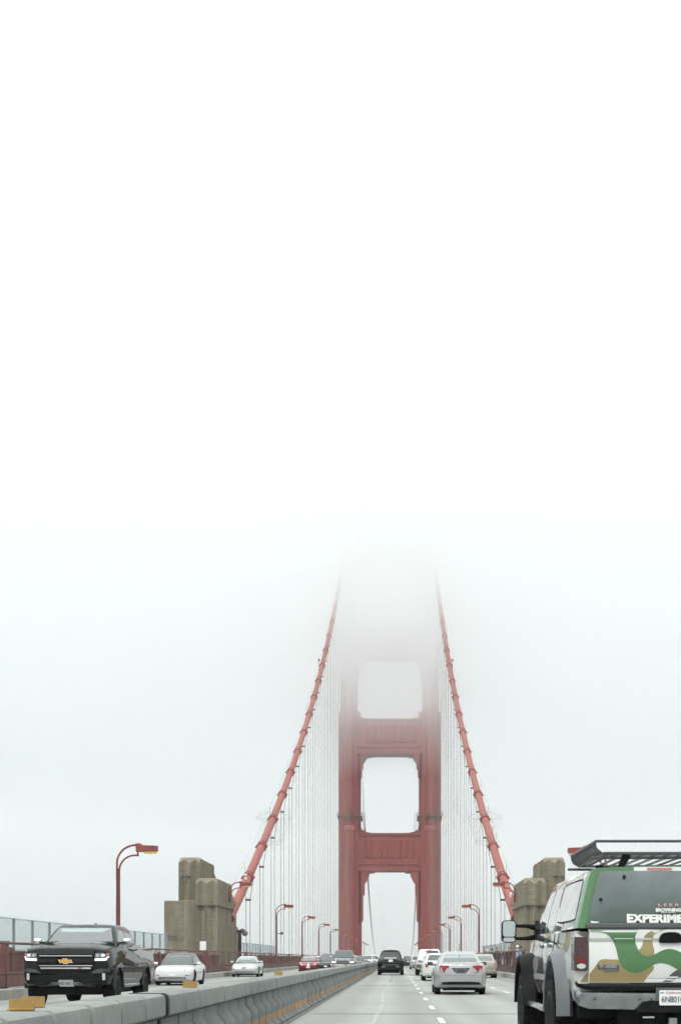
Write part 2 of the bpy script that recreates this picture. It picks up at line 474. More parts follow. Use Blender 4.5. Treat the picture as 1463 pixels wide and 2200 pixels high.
# ------------------------------------------------------------------ railings
def railing_traffic(s, nm, label):
    x = BC + s * 9.62
    r = tag(empty(nm, (x, 0, 0.30)), label, 'railing')
    bay = 3.81
    beam = MB(); beam.box(-0.07, 0.07, 0.012, bay - 0.012, 0.03, 0.44, bev=0.012); beam.box(-0.10, 0.10, 0.012, bay - 0.012, 0.44, 0.475)
    beam_me = beam.mesh('base_beam', M['reddark'] if s > 0 else M['redrail'])
    st = MB(); st.tube([(0, 0, 0.475), (0, 0, 1.18), (-s * 0.035, 0, 1.29), (-s * 0.13, 0, 1.35)], 0.032, 6)
    st_me = st.mesh('stanchion', M['redrail'], 40)
    rail = MB(); rail.tube([(-s * 0.13, 0, 1.375), (-s * 0.13, bay, 1.375)], 0.045, 8)
    rail_me = rail.mesh('handrail', M['redrail'], 40)
    wire = MB()
    for z in (0.62, 0.76, 0.90, 1.04, 1.18): wire.tube([(0, 0, z), (0, bay, z)], 0.009, 4)
    wire_me = wire.mesh('rail_wires', M['reddark'])
    post = MB(); post.box(-0.11, 0.11, -0.11, 0.11, 0.0, 1.40, bev=0.02); post.box(-0.13, 0.13, -0.13, 0.13, 1.40, 1.44)
    post_me = post.mesh('post', M['redrail'])
    y = 20.0; i = 0
    while y < 345:
        inst('base_beam', beam_me, r, (0, y, 0)); inst('handrail', rail_me, r, (0, y, 0)); inst('rail_wires', wire_me, r, (0, y, 0))
        inst('post' if i % 6 == 0 else 'stanchion', post_me if i % 6 == 0 else st_me, r, (0, y, 0))
        y += bay; i += 1
    mb = MB(); mb.box(-0.07, 0.07, y, 1300, 0.03, 0.45); mb.tube([(-s * 0.13, y, 1.375), (-s * 0.13, 1300, 1.375)], 0.045, 6)
    tag(mb.build('base_beam', M['reddark'], r), kind='stuff')
    return r
railing_traffic(-1, 'traffic_railing', 'reddish steel railing with curved stanchions beside the oncoming lanes')
railing_traffic(1, 'traffic_railing', 'dark red steel railing along the kerb in front of the pedestrians')

def railing_walk(s, label):
    x = BC + s * 12.75
    r = tag(empty('walkway_railing', (x, 0, 0.30)), label, 'railing')
    bay = 3.81
    pk = MB()
    n = 22
    for k in range(n):
        yy = (k + 0.5) * bay / n
        pk.box(-0.02, 0.02, yy - 0.045, yy + 0.045, 0.12, 1.14)
    pk.box(-0.04, 0.04, 0, bay, 0.07, 0.13); pk.box(-0.07, 0.07, 0, bay, 1.14, 1.22)
    pk_me = pk.mesh('picket_panel', M['redrail'])
    post = MB(); post.box(-0.11, 0.11, -0.13, 0.13, 0, 1.36, bev=0.03)
    post_me = post.mesh('post', M['redrail'])
    y = 36.0 if s < 0 else 60.0
    while y < 470:
        if not (121 < y + bay / 2 < 142):
            inst('picket_panel', pk_me, r, (0, y, 0)); inst('post', post_me, r, (0, y, 0))
        y += bay
    return r
railing_walk(-1, 'red picket railing on the outer edge of the left walkway')
railing_walk(1, 'red picket railing on the outer edge of the right walkway behind the pedestrians')

# ------------------------------------------------------------------ clear wind screens near the pylons
def screen(s, ya, yb, label, pitch=3.05):
    x = BC + s * 13.75
    r = tag(empty('wind_screen', (x, 0, 0)), label, 'screen fence')
    pan = MB(); pan.box(-0.012, 0.012, 0.05, pitch - 0.05, 0.35, 2.86)
    pan_me = pan.mesh('screen_pane', M['screen'])
    post = MB(); post.box(-0.05, 0.05, -0.045, 0.045, 0.0, 2.9)
    post_me = post.mesh('post', M['fencepost'])
    rail = MB(); rail.box(-0.03, 0.03, 0.05, pitch - 0.05, 2.86, 2.9)
    rail_me = rail.mesh('frame_rail', M['screenrail'])
    y = ya
    while y < yb:
        inst('screen_pane', pan_me, r, (0, y, 0)); inst('post', post_me, r, (0, y, 0)); inst('frame_rail', rail_me, r, (0, y, 0)); inst('frame_rail', rail_me, r, (0, y, -2.55))
        y += pitch
    inst('post', post_me, r, (0, y, 0))
M['screenrail'] = mat('screen_rail', (0.42, 0.47, 0.47), 0.5)
screen(-1, 50.0, 98.0, 'tall clear panel wind screen with dark posts behind the black pickup')
screen(-1, 142.5, 186.0, 'tall clear panel wind screen beyond the left concrete pylon')
screen(1, 142.5, 186.0, 'tall clear panel wind screen beyond the right concrete pylon')
mb = MB()
for s in (-1, 1):
    a, b = sorted((BC + s * 13.2, BC + s * 14.3))
    mb.box(a, b, 40, 190, -0.3, 0.02)
tag(mb.build('deck_edge', M['kerb']), kind='structure')

# ------------------------------------------------------------------ concrete pylons
def zigzag(x0, x1, n, depth):
    """sawtooth offsets from x0 to x1: list of (x, d) starting and ending on the outer line"""
    out = []
    for i in range(n):
        a = x0 + (x1 - x0) * i / n; b = x0 + (x1 - x0) * (i + 1) / n
        out.append((a, depth if i > 0 else 0.0)); out.append(((a + b) / 2, 0.0))
    out.append((x1, 0.0))
    return out
def fluted_block(x0, x1, y0, y1, z0, z1, nf, ns, dep, cham, ch_rear, slope=1.5):
    """block with V-fluted faces; the top is cut by sloping planes so that its edge runs in peaks.
    x0 is the outer side, x1 the inner (road) side in pylon coordinates (+x towards the road)"""
    poly = []
    w = (x1 - x0); d = (y1 - y0)
    def side(p, q, n):
        p = Vector(p); q = Vector(q); t = q - p; nrm = Vector((-t.y, t.x)).normalized()   # inward for ccw
        res = []
        for i in range(n):
            a = p + t * (i / n); m = p + t * ((i + 0.5) / n)
            res.append(a); res.append(m + nrm * dep)
        return res
    poly += side((x0, y0), (x1, y0), nf) + side((x1, y0), (x1, y1), ns) + side((x1, y1), (x0, y1), nf) + side((x0, y1), (x0, y0), ns)
    bm = bmesh.new()
    vs = [bm.verts.new((p.x, p.y, z0)) for p in poly]
    f = bm.faces.new(vs)
    r = bmesh.ops.extrude_face_region(bm, geom=[f])
    for v in r['geom']:
        if isinstance(v, bmesh.types.BMVert): v.co.z = z1
    planes = [((0, y0, z1 - cham), (0, -1.1, 1)), ((0, y1, z1 - ch_rear), (0, 0.62, 1)),
              ((x0, 0, z1 - cham * 0.45), (-1.2, 0, 1)), ((x1, 0, z1 - cham * 0.45), (1.2, 0, 1))]
    for co, no in planes:
        no = Vector(no).normalized()
        bmesh.ops.bisect_plane(bm, geom=bm.verts[:] + bm.edges[:] + bm.faces[:], plane_co=co, plane_no=no, clear_outer=True)
        be = [e for e in bm.edges if e.is_boundary]
        if be: bmesh.ops.holes_fill(bm, edges=be, sides=0)
    bmesh.ops.recalc_face_normals(bm, faces=bm.faces[:])
    mb = MB(); mb.addbm(bm)
    return mb
def pylon(s, label):
    # pylon coordinates: x = +towards road, 0 at P = 13.41 m from the bridge axis
    root = tag(empty('concrete_pylon', (BC + s * 13.41, 0, 0)), label, 'pylon')
    def put(mb, name, m='pylon'):
        if s > 0: mb.v = [(-v[0], v[1], v[2]) for v in mb.v]
        return mb.build(name, M[m], root)
    put(fluted_block(-1.95, 0.0, 124.0, 138.4, -7, 8.32, 2, 4, 0.34, 0.55, 1.7), 'front_shaft')
    put(fluted_block(-4.35, -2.35, 130.0, 143.2, -7, 10.55, 2, 4, 0.34, 0.55, 1.6), 'rear_shaft')
    mb = MB(); mb.box(-4.75, -1.70, 124.35, 131.5, -7, 6.32, bev=0.05)
    put(mb, 'side_block')
    mb = MB(); mb.box(-3.0, -1.95, 124.10, 125.5, -7, 6.36, bev=0.05)
    put(mb, 'side_block')
    mb = MB(); mb.box(-2.36, 0.0 - 0.3, 137.8, 142.6, -7, 4.4, bev=0.05)
    put(mb, 'rear_block')
    mb = MB(); mb.box(-1.93, 0.012, 123.985, 138.3, 5.88, 5.915)   # recessed-looking form joint line
    put(mb, 'form_joint', 'pylon2')
    # electrical box, small flood lamps, conduit
    mb = MB(); mb.box(-1.52, -0.98, 123.72, 123.98, 1.95, 2.72, bev=0.02); put(mb, 'service_box', 'white')
    mb = MB(); mb.tube([(-1.08, 123.95, 2.7), (-1.08, 123.95, 5.9)], 0.03, 6); put(mb, 'conduit', 'steel')
    for k in range(3):
        mb = MB(); mb.lathe([(0.0, -0.1), (0.09, -0.1), (0.15, 0.1), (0.0, 0.12)], 10, 'y', (-4.05 + 0.34 * k, 129.9, 8.85))
        mb.v = [(v[0], v[1], v[2]) for v in mb.v]
        put(mb, 'flood_lamp', 'steel')
    mb = MB(); mb.box(-4.55, -2.6, 124.22, 124.34, 0.3, 3.0, bev=0.0); mb.box(-4.6, -2.55, 124.18, 124.34, 2.9, 3.12)
    put(mb, 'patched_panel')
    for k in range(5):
        mb = MB(); mb.lathe([(0.0, -0.07), (0.05, -0.07), (0.08, 0.06), (0.0, 0.08)], 8, 'y', (-4.45 + 0.2 * k, 124.1, 3.22 - 0.02 * (k % 2)))
        put(mb, 'flood_lamp', 'steel')
    return root
pylon(-1, 'weathered stepped concrete pylon with side block and white service box beyond the white sedan')
pylon(1, 'weathered fluted concrete pylon behind the camouflage truck')

# ------------------------------------------------------------------ tower
def tower(y, name, label, detail=True):
    T = tag(empty(name, (BC, y, 0)), label, 'bridge tower')
    # leg sections: (z0, z1, [(P_outer..inner edges)], depths)
    secs = [(-67, 45.9, 17.57, 15.5, 12.1, 10.7, 9.77, 8.0),
            (45.9, 86.4, 17.60, 15.2, 12.4, 11.0, 10.04, 7.4),
            (86.4, 121.5, 16.9, 15.0, 12.9, 12.0, 11.2, 6.8),
            (121.5, 152.0, 16.2, 14.8, 13.1, 12.4, 11.8, 6.2)]
    for s in (-1, 1):
        mb = MB()
        for (z0, z1, po, pa, pb, pc, pi, dep) in secs:
            prof = [(po, dep - 5.6), (pa + 1.1, dep - 4.6), (pa + 1.1, dep - 2.4), (pa, dep - 2.0), (pa, dep - 0.5), (pa - 0.4, dep), (pb + 0.4, dep), (pb, dep - 0.5), (pb, dep - 2.3), (pc, dep - 2.7), (pc, dep - 4.4), (pi, dep - 4.8)]
            poly = [(s * p, -d) for p, d in prof] + [(s * p, d) for p, d in prof[::-1]]
            mb.prism(poly, 'z', z0, z1 - 0.003)
            # a small sloping cap at each set-back
            c = [(s * (p + (13.5 - p) * 0.0), d) for p, d in prof]
        # vertical plate seams on the main face
        leg = mb.build('tower_leg', M['red'], T)
        sm = MB()
        for (z0, z1, po, pa, pb, pc, pi, dep) in secs[:3]:
            za = max(z0, 0)
            for k in range(1, 3):
                p = pb + (pa - pb) * k / 3
                sm.box(s * p - 0.05, s * p + 0.05, -dep - 0.05, -dep, za, z1 - 0.2)
            z = za + 3.5
            while z < z1 - 2:
                sm.box(min(s * pa, s * pb), max(s * pa, s * pb), -dep - 0.035, -dep, z, z + 0.18); z += 7.0
        sm.build('plate_seam', M['red'], leg)
        mb = MB()
        for (z0, z1, po, pa, pb, pc, pi, dep), nx in zip(secs[:-1], secs[1:]):
            a, b = sorted((s * pa, s * pb))
            mb.loft([[(a - 0.1, -dep - 0.15, z1 - 0.8), (b + 0.1, -dep - 0.15, z1 - 0.8), (b + 0.1, -dep + 2, z1 - 0.8), (a - 0.1, -dep + 2, z1 - 0.8)],
                     [(a + 0.2, -nx[7] - 0.02, z1 + 0.9), (b - 0.2, -nx[7] - 0.02, z1 + 0.9), (b - 0.2, -nx[7] + 1, z1 + 0.9), (a + 0.2, -nx[7] + 1, z1 + 0.9)]])
        mb.build('setback_cap', M['red'], leg)
    # portal struts
    struts = [(31.4, 44.4, 10.7, 5.0, 8, 35.6, 42.1), (71.7, 83.7, 11.0, 4.8, 8, 75.3, 81.6), (105.0, 115.5, 11.8, 4.4, 6, 108, 113.5), (137.5, 147.5, 12.3, 4.0, 6, 140, 145.5)]
    for (z0, z1, hw, dep, nf, fa, fb) in struts:
        mb = MB(); mb.box(-hw, hw, -dep, dep, z0, z1)
        st = mb.build('portal_strut', M['red'], T)
        for za, zb, pr in ((z0 + 2.1, z0 + 2.55, 0.45), (z1 - 0.75, z1 - 0.3, 0.5)):
            mb = MB(); mb.box(-hw + 0.2, hw - 0.2, -dep - pr, -dep - 0.002, za, zb); mb.build('ledge', M['red'], st)
        w = 2 * (hw - 1.9) / nf
        fl = MB()
        fl.loft([[(-w / 2, 0, fa), (0, -0.62, fa + 0.45), (w / 2, 0, fa)], [(-w / 2, 0, fb), (0, -0.62, fb - 0.3), (w / 2, 0, fb)]], True)
        fl_me = fl.mesh('flute', M['red'])
        for k in range(nf):
            inst('flute', fl_me, st, (-hw + 1.9 + w * (k + 0.5), -dep - 0.002, 0))
    # stepped brackets under the struts and small stepped ramps on top of them
    br1 = [(0, -17.4), (0.35, -17.4), (0.62, -16.8), (0.62, -8.2), (1.15, -8.0), (1.15, -4.2), (1.65, -3.5), (2.75, -1.2), (2.75, -0.45), (4.2, -0.45), (4.85, 0.0), (4.85, 0.12), (0, 0.12)]
    br2 = [(0, -7.4), (0.3, -7.4), (0.5, -6.9), (0.5, -4.6), (0.95, -4.2), (0.95, -2.4), (1.3, -2.0), (2.1, -0.75), (2.1, -0.4), (3.3, -0.4), (3.9, 0.0), (3.9, 0.12), (0, 0.12)]
    tp = [(0, -0.1), (0, 2.4), (0.5, 1.7), (0.5, 1.3), (1.6, 0.8), (1.6, 0.5), (3.4, 0.25), (3.4, 0.0), (4.4, 0.0), (4.4, -0.1)]
    def bracket(poly, z, pi, dep):
        for s in (-1, 1):
            mb = MB(); mb.prism([(s * (pi - p), z + q) for p, q in poly], 'y', -dep, dep)
            mb.build('bracket', M['red'], T)
    bracket(br1, 31.4, 9.9, 4.7); bracket(br2, 71.7, 10.2, 4.5)
    bracket(br2, 105.0, 11.3, 4.1); bracket(br2, 137.5, 11.9, 3.7)
    bracket(tp, 44.4, 10.2, 4.0); bracket(tp, 83.7, 11.4, 4.0); bracket(tp, 115.5, 11.9, 3.6)
    if detail:
        for s in (-1, 1):
            cw = MB()
            a, b = sorted((s * 17.9, s * 9.5))
            for (xa, xb, ya, yb) in ((a, b, -8.5, -7.45), (a, b, 7.45, 8.5), (a, a + 0.4 if s < 0 else a + 0.6, -7.4, 7.4), (b - 0.5, b, -7.4, 7.4)):
                cw.box(xa, xb, ya, yb, 49.6, 50.0)
            for zz in (50.6, 51.2):
                cw.tube([(a, -8.45, zz), (b, -8.45, zz)], 0.06, 4); cw.tube([(a, -8.45, zz), (a, 8.45, zz)], 0.06, 4); cw.tube([(b, -8.45, zz), (b, 8.45, zz)], 0.06, 4)
            n = 8
            for k in range(n + 1):
                x = a + (b - a) * k / n
                cw.tube([(x, -8.45, 50), (x, -8.45, 51.2)], 0.06, 4)
            cw.build('catwalk', M['reddark'], T)
            ld = MB()
            x = s * 9.0
            ld.tube([(x, -5.6, 45.0), (x + s * 0.4, -5.6, 51.5)], 0.06, 4); ld.tube([(x - s * 0.7, -5.6, 45.0), (x - s * 0.3, -5.6, 51.5)], 0.06, 4)
            for k in range(12):
                z = 45.3 + k * 0.52; o = s * 0.4 * (z - 45) / 6.5
                ld.tube([(x + o, -5.6, z), (x - s * 0.7 + o, -5.6, z)], 0.04, 4)
            ld.build('ladder', M['reddark'], T)
        # saddle housings on top
        for s in (-1, 1):
            mb = MB(); mb.box(s * 13.7 - 1.6, s * 13.7 + 1.6, -4.5, 4.5, 152.0, 155.5, bev=0.5); mb.build('saddle_housing', M['red'], T)
    return T
tower(TD, 'bridge_tower', 'red-orange suspension bridge tower fading into fog above the roadway')
tower(TD + 1280, 'bridge_tower', 'faint second bridge tower lost in the fog seen through the near tower portal', False)

# ------------------------------------------------------------------ main cables, bands and suspenders
def zc(d):
    if d <= TD: return 14.5 + 0.305 * (d - 167.5) + 0.00043 * (d - 167.5) ** 2
    return 4.0 + (zc(TD) - 4.0) * ((TD + 640 - d) / 640.0) ** 2
RC = 0.47
for s, side in ((-1, 'left'), (1, 'right')):
    x = BC + s * 13.7
    root = tag(empty('main_cable', (x, 0, 0)), 'thick red main suspension cable rising from the %s pylon to the tower' % side, 'cable')
    mb = MB()
    pts = [(0, d, zc(d)) for d in [135 + 2.5 * i for i in range(143)]]
    mb.tube(pts, RC, 16)
    mb.build('near_cable', M['cable'], root, 60)
    mb = MB(); mb.tube([(0, d, zc(d)) for d in range(491, 1140, 8)], RC, 10); mb.build('far_cable', M['band'], root, 60)
    bd = MB()
    bd.lathe([(RC + 0.005, -0.58), (RC + 0.12, -0.58), (RC + 0.12, -0.46), (RC + 0.05, -0.44), (RC + 0.05, 0.44), (RC + 0.12, 0.46), (RC + 0.12, 0.58), (RC + 0.005, 0.58)], 16, 'y')
    bd.box(-RC - 0.25, -RC, -0.5, 0.5, -0.07, 0.07); bd.box(RC, RC + 0.25, -0.5, 0.5, -0.07, 0.07)
    bd_me = bd.mesh('cable_band', M['band'], 40)
    ds = [167.5 + 15.24 * k for k in range(-1, 21)]
    for i, d in enumerate(ds):
        sl = math.atan2(zc(d + 1) - zc(d - 1), 2)
        inst('cable_band', bd_me, root, (0, d, zc(d)), (sl, 0, 0))
        # suspender: two ropes pulled together by a clamp below the cable
        S = tag(empty('suspender', (x, d, 0.3)), '%s suspender rope pair beyond the %s pylon, hanging from the main cable' % (ORD[i], side), 'suspender', 'suspender ropes')
        h = zc(d) - 0.3
        for q in (-1, 1):
            rp = MB(); top = max(h - 2.4, 1.0)
            rp.tube([(q * (RC + 0.1), 0, h), (q * 0.21, 0, top), (q * 0.21, 0, 0.0)], 0.036, 6)
            rp.build('rope', M['rope'], S, 50)
        cl = MB(); cl.box(-0.30, 0.30, -0.10, 0.10, top - 0.11, top + 0.11, bev=0.03); cl.build('clamp', M['ropedark'], S)
        ft = MB(); ft.box(-0.32, 0.32, -0.2, 0.2, -0.05, 0.35, bev=0.04); ft.build('socket', M['band'], S)
    # hand ropes above the cable on stanchions
    hr = MB()
    for q in (-0.42, 0.42):
        hr.tube([(q, d, zc(d) + 1.55) for d in range(140, 480, 5)], 0.012, 4)
    hr.build('hand_rope', M['steel'], root)
    sp = MB()
    sp.tube([(-0.42, 0, 0), (-0.42, 0, 1.2)], 0.02, 4); sp.tube([(0.42, 0, 0), (0.42, 0, 1.2)], 0.02, 4)
    sp_me = sp.mesh('rope_stanchion', M['steel'])
    for d in ds: inst('rope_stanchion', sp_me, root, (0, d + 0.5, zc(d) + 0.4))
    # obstruction lamp
    mb = MB(); mb.tube([(0, 0, 0), (0, 0, 2.2)], 0.03, 5); mb.lathe([(0.0, 2.2), (0.16, 2.2), (0.16, 2.7), (0.0, 2.8)], 8)
    mb.build('beacon', M['ropedark'], root, loc=(s * 0.3, 297, zc(297) + 0.3))
    # anti-climb wire guard round the cable
    G = tag(empty('climbing_guard', (x, 183, zc(183) - 2.6)), 'fine wire anti-climbing guard around the %s main cable' % side, 'wire guard')
    g = MB()
    def gp(t, z): return (t * (1.35 + 0.36 * z), 0, z)
    for k in range(-7, 8):
        t = k / 7.0
        g.tube([gp(t, -0.8), gp(t, 2.6 + 0.9 * (1 - t * t)), (gp(t, 3.0)[0] * 1.03, 0, 3.3 + 1.0 * (1 - t * t))], 0.012, 4)
    for z in (-0.8, -0.3, 2.6): g.tube([gp(-1, z), gp(1, z)], 0.018, 4)
    g.tube([(gp(k / 8.0, 2.6 + 0.9 * (1 - (k / 8.0) ** 2))) for k in range(-8, 9)], 0.02, 4)
    g.build('wire_mesh', M['steel'], G)
    g = MB(); g.tube([(s * 1.0, 0, -0.6), (s * 1.0, 0, 1.5), (s * 0.85, 0, 1.6)], 0.04, 5); g.box(s * 0.95 - 0.1, s * 0.95 + 0.1, -0.03, 0.03, 0.1, 0.2); g.box(s * 0.95 - 0.1, s * 0.95 + 0.1, -0.03, 0.03, 2.2, 2.3)
    g.build('gate_frame', M['ropedark'], G)

# ------------------------------------------------------------------ street lamps
def lamp_meshes():
    Hh = 7.55
    pole = MB()
    pole.lathe([(0.17, 0.0), (0.17, 0.35), (0.13, 0.42), (0.115, 4.0), (0.10, Hh - 1.25)], 8)
    pole.box(-0.22, 0.22, -0.22, 0.22, -0.02, 0.06)
    arms = MB()
    def arc(x0, z0, rx, rz, x1, n=10):
        pts = [(x0, 0, Hh - 1.9), (x0, 0, z0)]
        for k in range(1, n + 1):
            a = PI / 2 * k / n
            pts.append((x0 + rx * (1 - math.cos(a)), 0, z0 + rz * math.sin(a)))
        pts.append((x1, 0, z0 + rz))
        return pts
    arms.tube(arc(-0.06, Hh - 0.95, 0.95, 0.93, 1.12), 0.055, 6)
    arms.tube(arc(0.06, Hh - 1.35, 0.80, 0.80, 1.08), 0.05, 6)
    arms.box(0.98, 1.06, -0.06, 0.06, Hh - 0.56, Hh + 0.0)
    head = MB()
    head.prism([(0.92, Hh + 0.06), (1.18, Hh + 0.06), (1.24, Hh - 0.03), (2.05, Hh - 0.06), (2.06, Hh - 0.34), (1.30, Hh - 0.37), (0.95, Hh - 0.37)][::-1], 'y', -0.17, 0.17)
    lens = MB(); lens.box(1.34, 2.0, -0.14, 0.14, Hh - 0.46, Hh - 0.345, bev=0.03)
    return pole.mesh('pole', M['lamp'], 40), arms.mesh('arm_pipes', M['band'], 40), head.mesh('lamp_head', M['lamph']), lens.mesh('lens', M['lens'])
lp, la, lh, ll = lamp_meshes()
def lamp(x, y, z, s, label, pole=True):
    r = tag(empty('street_lamp' if pole else 'bracket_lamp', (x, y, z), 0 if s < 0 else PI), label, 'street lamp', 'street lamps along the bridge')
    if pole: inst('pole', lp, r)
    inst('arm_pipes', la, r)
    h = inst('lamp_head', lh, r); inst('lens', ll, h)
    return r
for s, side in ((-1, 'left'), (1, 'right')):
    x = BC + s * 12.2
    if s < 0: lamp(x, 73.5, -0.42, s, 'tall red street lamp rising behind the black pickup')
    else:
        o = lamp(x, 67.5, 0.05, s, 'red street lamp head peeking out above the roof rack of the camouflage truck'); o.scale = (0.86, 0.86, 0.86)
    lamp(BC + s * 13.35, 132.5, 0.85, s, 'red bracket lamp mounted on the %s concrete pylon in front of the main cable' % side, False)
    d = 170.5
    for k in range(11):
        lamp(x, d, 0.2, s, '%s red street lamp beyond the %s pylon' % (ORD[k], side)); d += 46.6
# flood light and camera masts by the pylons
F = tag(empty('flood_light_mast', (BC - 13.15, 139.2, 0)), 'dark steel mast with a round flood light beside the left pylon', 'flood light')
mb = MB(); mb.box(-0.16, 0.16, -0.16, 0.16, -0.3, 3.95); mb.build('mast', M['reddark'], F)
mb = MB(); mb.lathe([(0.05, -0.2), (0.2, -0.15), (0.3, 0.15), (0.26, 0.18), (0.0, 0.05)], 14, 'y', (0.5, 0, 3.72)); mb.build('lamp_bowl', M['steel'], F, 40)
mb = MB(); mb.tube([(-0.1, 0, 3.9), (0.25, 0, 4.15), (0.55, 0, 3.95)], 0.06, 6); mb.box(-0.3, 0.35, -0.15, 0.15, 3.75, 4.05, bev=0.05); mb.build('bracket', M['ropedark'], F)
F = tag(empty('camera_mast', (BC - 11.9, 133.0, 8.25)), 'small pale surveillance camera mast on the left bracket lamp', 'camera')
mb = MB(); mb.tube([(0, 0, 0), (0, 0, 0.75)], 0.04, 6); mb.build('mast', M['steel'], F)
mb = MB(); mb.box(-0.18, 0.12, -0.12, 0.12, 0.75, 0.95, bev=0.04); mb.lathe([(0, 0.36), (0.12, 0.4), (0.12, 0.6), (0, 0.68)], 8); mb.build('camera_head', M['white'], F)
F = tag(empty('traffic_camera', (BC - 12.0, 170.2, 4.2)), 'small dark traffic camera on the first lamp post beyond the left pylon', 'camera')
mb = MB(); mb.box(0, 0.35, -0.04, 0.04, 0, 0.08); mb.build('bracket', M['ropedark'], F)
mb = MB(); mb.box(0.3, 0.62, -0.2, 0.2, -0.1, 0.22, bev=0.04); mb.build('camera_head', M['ropedark'], F)
F = tag(empty('cable_lamp', (BC + 13.7, 141.5, zc(141.5) + 0.42)), 'small white dome lamp clamped on the right main cable above the bracket lamp', 'lamp')
mb = MB(); mb.lathe([(0.14, 0.0), (0.14, 0.2), (0.17, 0.25), (0.13, 0.5), (0.0, 0.6)], 10); mb.build('dome', M['white'], F, 40)
mb = MB(); mb.box(-0.2, 0.2, -0.25, 0.25, -0.12, 0.0); mb.build('clamp', M['ropedark'], F)
# ================================================================== vehicles
def paint(name, col, metal=0.0, rough=0.32):
    return mat(name, col, rough, metal, coat=0.9, var=0.03, vscale=1.5, spec=0.15)
P = {
 'black': mat('black_paint', (0.004, 0.0045, 0.005), 0.4, coat=0.85, spec=0.0, var=0.1, vscale=2), 'white': paint('white_car_paint', (0.60, 0.61, 0.605)),
 'silver': paint('silver_paint', (0.37, 0.385, 0.385), 0.4, 0.32), 'pearl': paint('pearl_paint', (0.45, 0.46, 0.455), 0.25),
 'red': paint('red_car_paint', (0.17, 0.012, 0.018), 0.2), 'gold': paint('champagne_paint', (0.36, 0.325, 0.26), 0.35),
 'charcoal': paint('charcoal_paint', (0.06, 0.075, 0.08), 0.3), 'navy': paint('navy_paint', (0.015, 0.02, 0.035), 0.2),
 'darkgreen': paint('dark_grey_paint', (0.045, 0.055, 0.055), 0.3),
}
M['glass'] = mat('tinted_glass', (0.055, 0.075, 0.073), 0.06, coat=0.0, spec=0.9, var=0.15, vscale=1.2)
M['glassl'] = mat('light_glass', (0.10, 0.135, 0.13), 0.07, spec=0.9, var=0.35, vscale=2.2)
M['glassd'] = mat('dark_glass', (0.02, 0.026, 0.027), 0.07, spec=0.8)
M['plastic'] = mat('black_plastic', (0.009, 0.0095, 0.010), 0.6, var=0.15, vscale=5, spec=0.12)
M['trim'] = mat('grey_trim', (0.08, 0.085, 0.088), 0.5)
M['chrome'] = mat('chrome', (0.78, 0.79, 0.80), 0.16, 1.0)
M['chromed'] = mat('worn_chrome', (0.36, 0.39, 0.40), 0.26, 1.0, var=0.2, vscale=4)
M['tail'] = mat('red_lens', (0.24, 0.008, 0.012), 0.25, coat=0.25, spec=0.2)
M['taild'] = mat('smoked_lens', (0.045, 0.018, 0.018), 0.2, coat=0.6)
M['tailp'] = mat('pale_red_lens', (0.52, 0.14, 0.12), 0.25, coat=0.6)
M['head'] = mat('clear_lens', (0.62, 0.65, 0.67), 0.12, 0.3, coat=0.6)
M['headm'] = mat('grey_lens', (0.24, 0.25, 0.30), 0.12, 0.3, coat=0.6)
M['headd'] = mat('dark_lens', (0.12, 0.13, 0.14), 0.12, 0.3, coat=0.8)
M['amberl'] = mat('amber_lens', (0.62, 0.22, 0.04), 0.25, coat=0.5)
M['plate'] = mat('licence_plate', (0.72, 0.73, 0.71), 0.5)
M['ink'] = mat('plate_ink', (0.05, 0.07, 0.12), 0.6)
M['goldb'] = mat('gold_badge', (0.62, 0.36, 0.10), 0.35, 0.4)
M['tyre'] = mat('tyre_rubber', (0.012, 0.012, 0.013), 0.9, spec=0.15, var=0.2, vscale=10, bump=0.3, bscale=40)
M['rim'] = mat('alloy_rim', (0.35, 0.36, 0.37), 0.3, 0.9)
M['rimd'] = mat('black_rim', (0.03, 0.03, 0.032), 0.35, 0.5)
M['tailm'] = mat('led_lens', (0.06, 0.022, 0.025), 0.25, coat=0.5, var=0.5, vscale=60)
M['mirror'] = mat('mirror_glass', (0.55, 0.62, 0.62), 0.04, 1.0)
def emit(name, col, strength):
    m = bpy.data.materials.new(name); m.use_nodes = True
    b = m.node_tree.nodes['Principled BSDF']
    b.inputs['Base Color'].default_value = (*col, 1)
    b.inputs['Emission Color'].default_value = (*col, 1); b.inputs['Emission Strength'].default_value = strength
    return m
M['drl'] = emit('lit_headlight', (0.92, 0.88, 1.0), 1.0)
M['bluel'] = mat('blue_lens', (0.06, 0.16, 0.55), 0.25, coat=0.5)

def see_through(name, tint, refl=0.10):
    m = bpy.data.materials.new(name); m.use_nodes = True
    N = m.node_tree.nodes; L = m.node_tree.links; N.clear()
    o = N.new('ShaderNodeOutputMaterial'); mx = N.new('ShaderNodeMixShader'); t = N.new('ShaderNodeBsdfTransparent'); g = N.new('ShaderNodeBsdfGlossy')
    t.inputs[0].default_value = (*tint, 1); g.inputs['Roughness'].default_value = 0.03; g.inputs[0].default_value = (0.9, 0.95, 0.94, 1)
    lw = N.new('ShaderNodeLayerWeight'); lw.inputs[0].default_value = 0.32
    ma = N.new('ShaderNodeMath'); ma.operation = 'ADD'; ma.use_clamp = True; ma.inputs[1].default_value = refl
    L.new(lw.outputs['Fresnel'], ma.inputs[0]); L.new(ma.outputs[0], mx.inputs[0]); L.new(t.outputs[0], mx.inputs[1]); L.new(g.outputs[0], mx.inputs[2]); L.new(mx.outputs[0], o.inputs[0])
    return m
M['clear'] = see_through('clear_glass', (0.72, 0.78, 0.77), 0.21)
M['seat'] = mat('seat_cloth', (0.13, 0.14, 0.14), 0.9, var=0.2, vscale=8)
M['seatl'] = mat('light_seat_cloth', (0.38, 0.40, 0.39), 0.9, var=0.15, vscale=8)
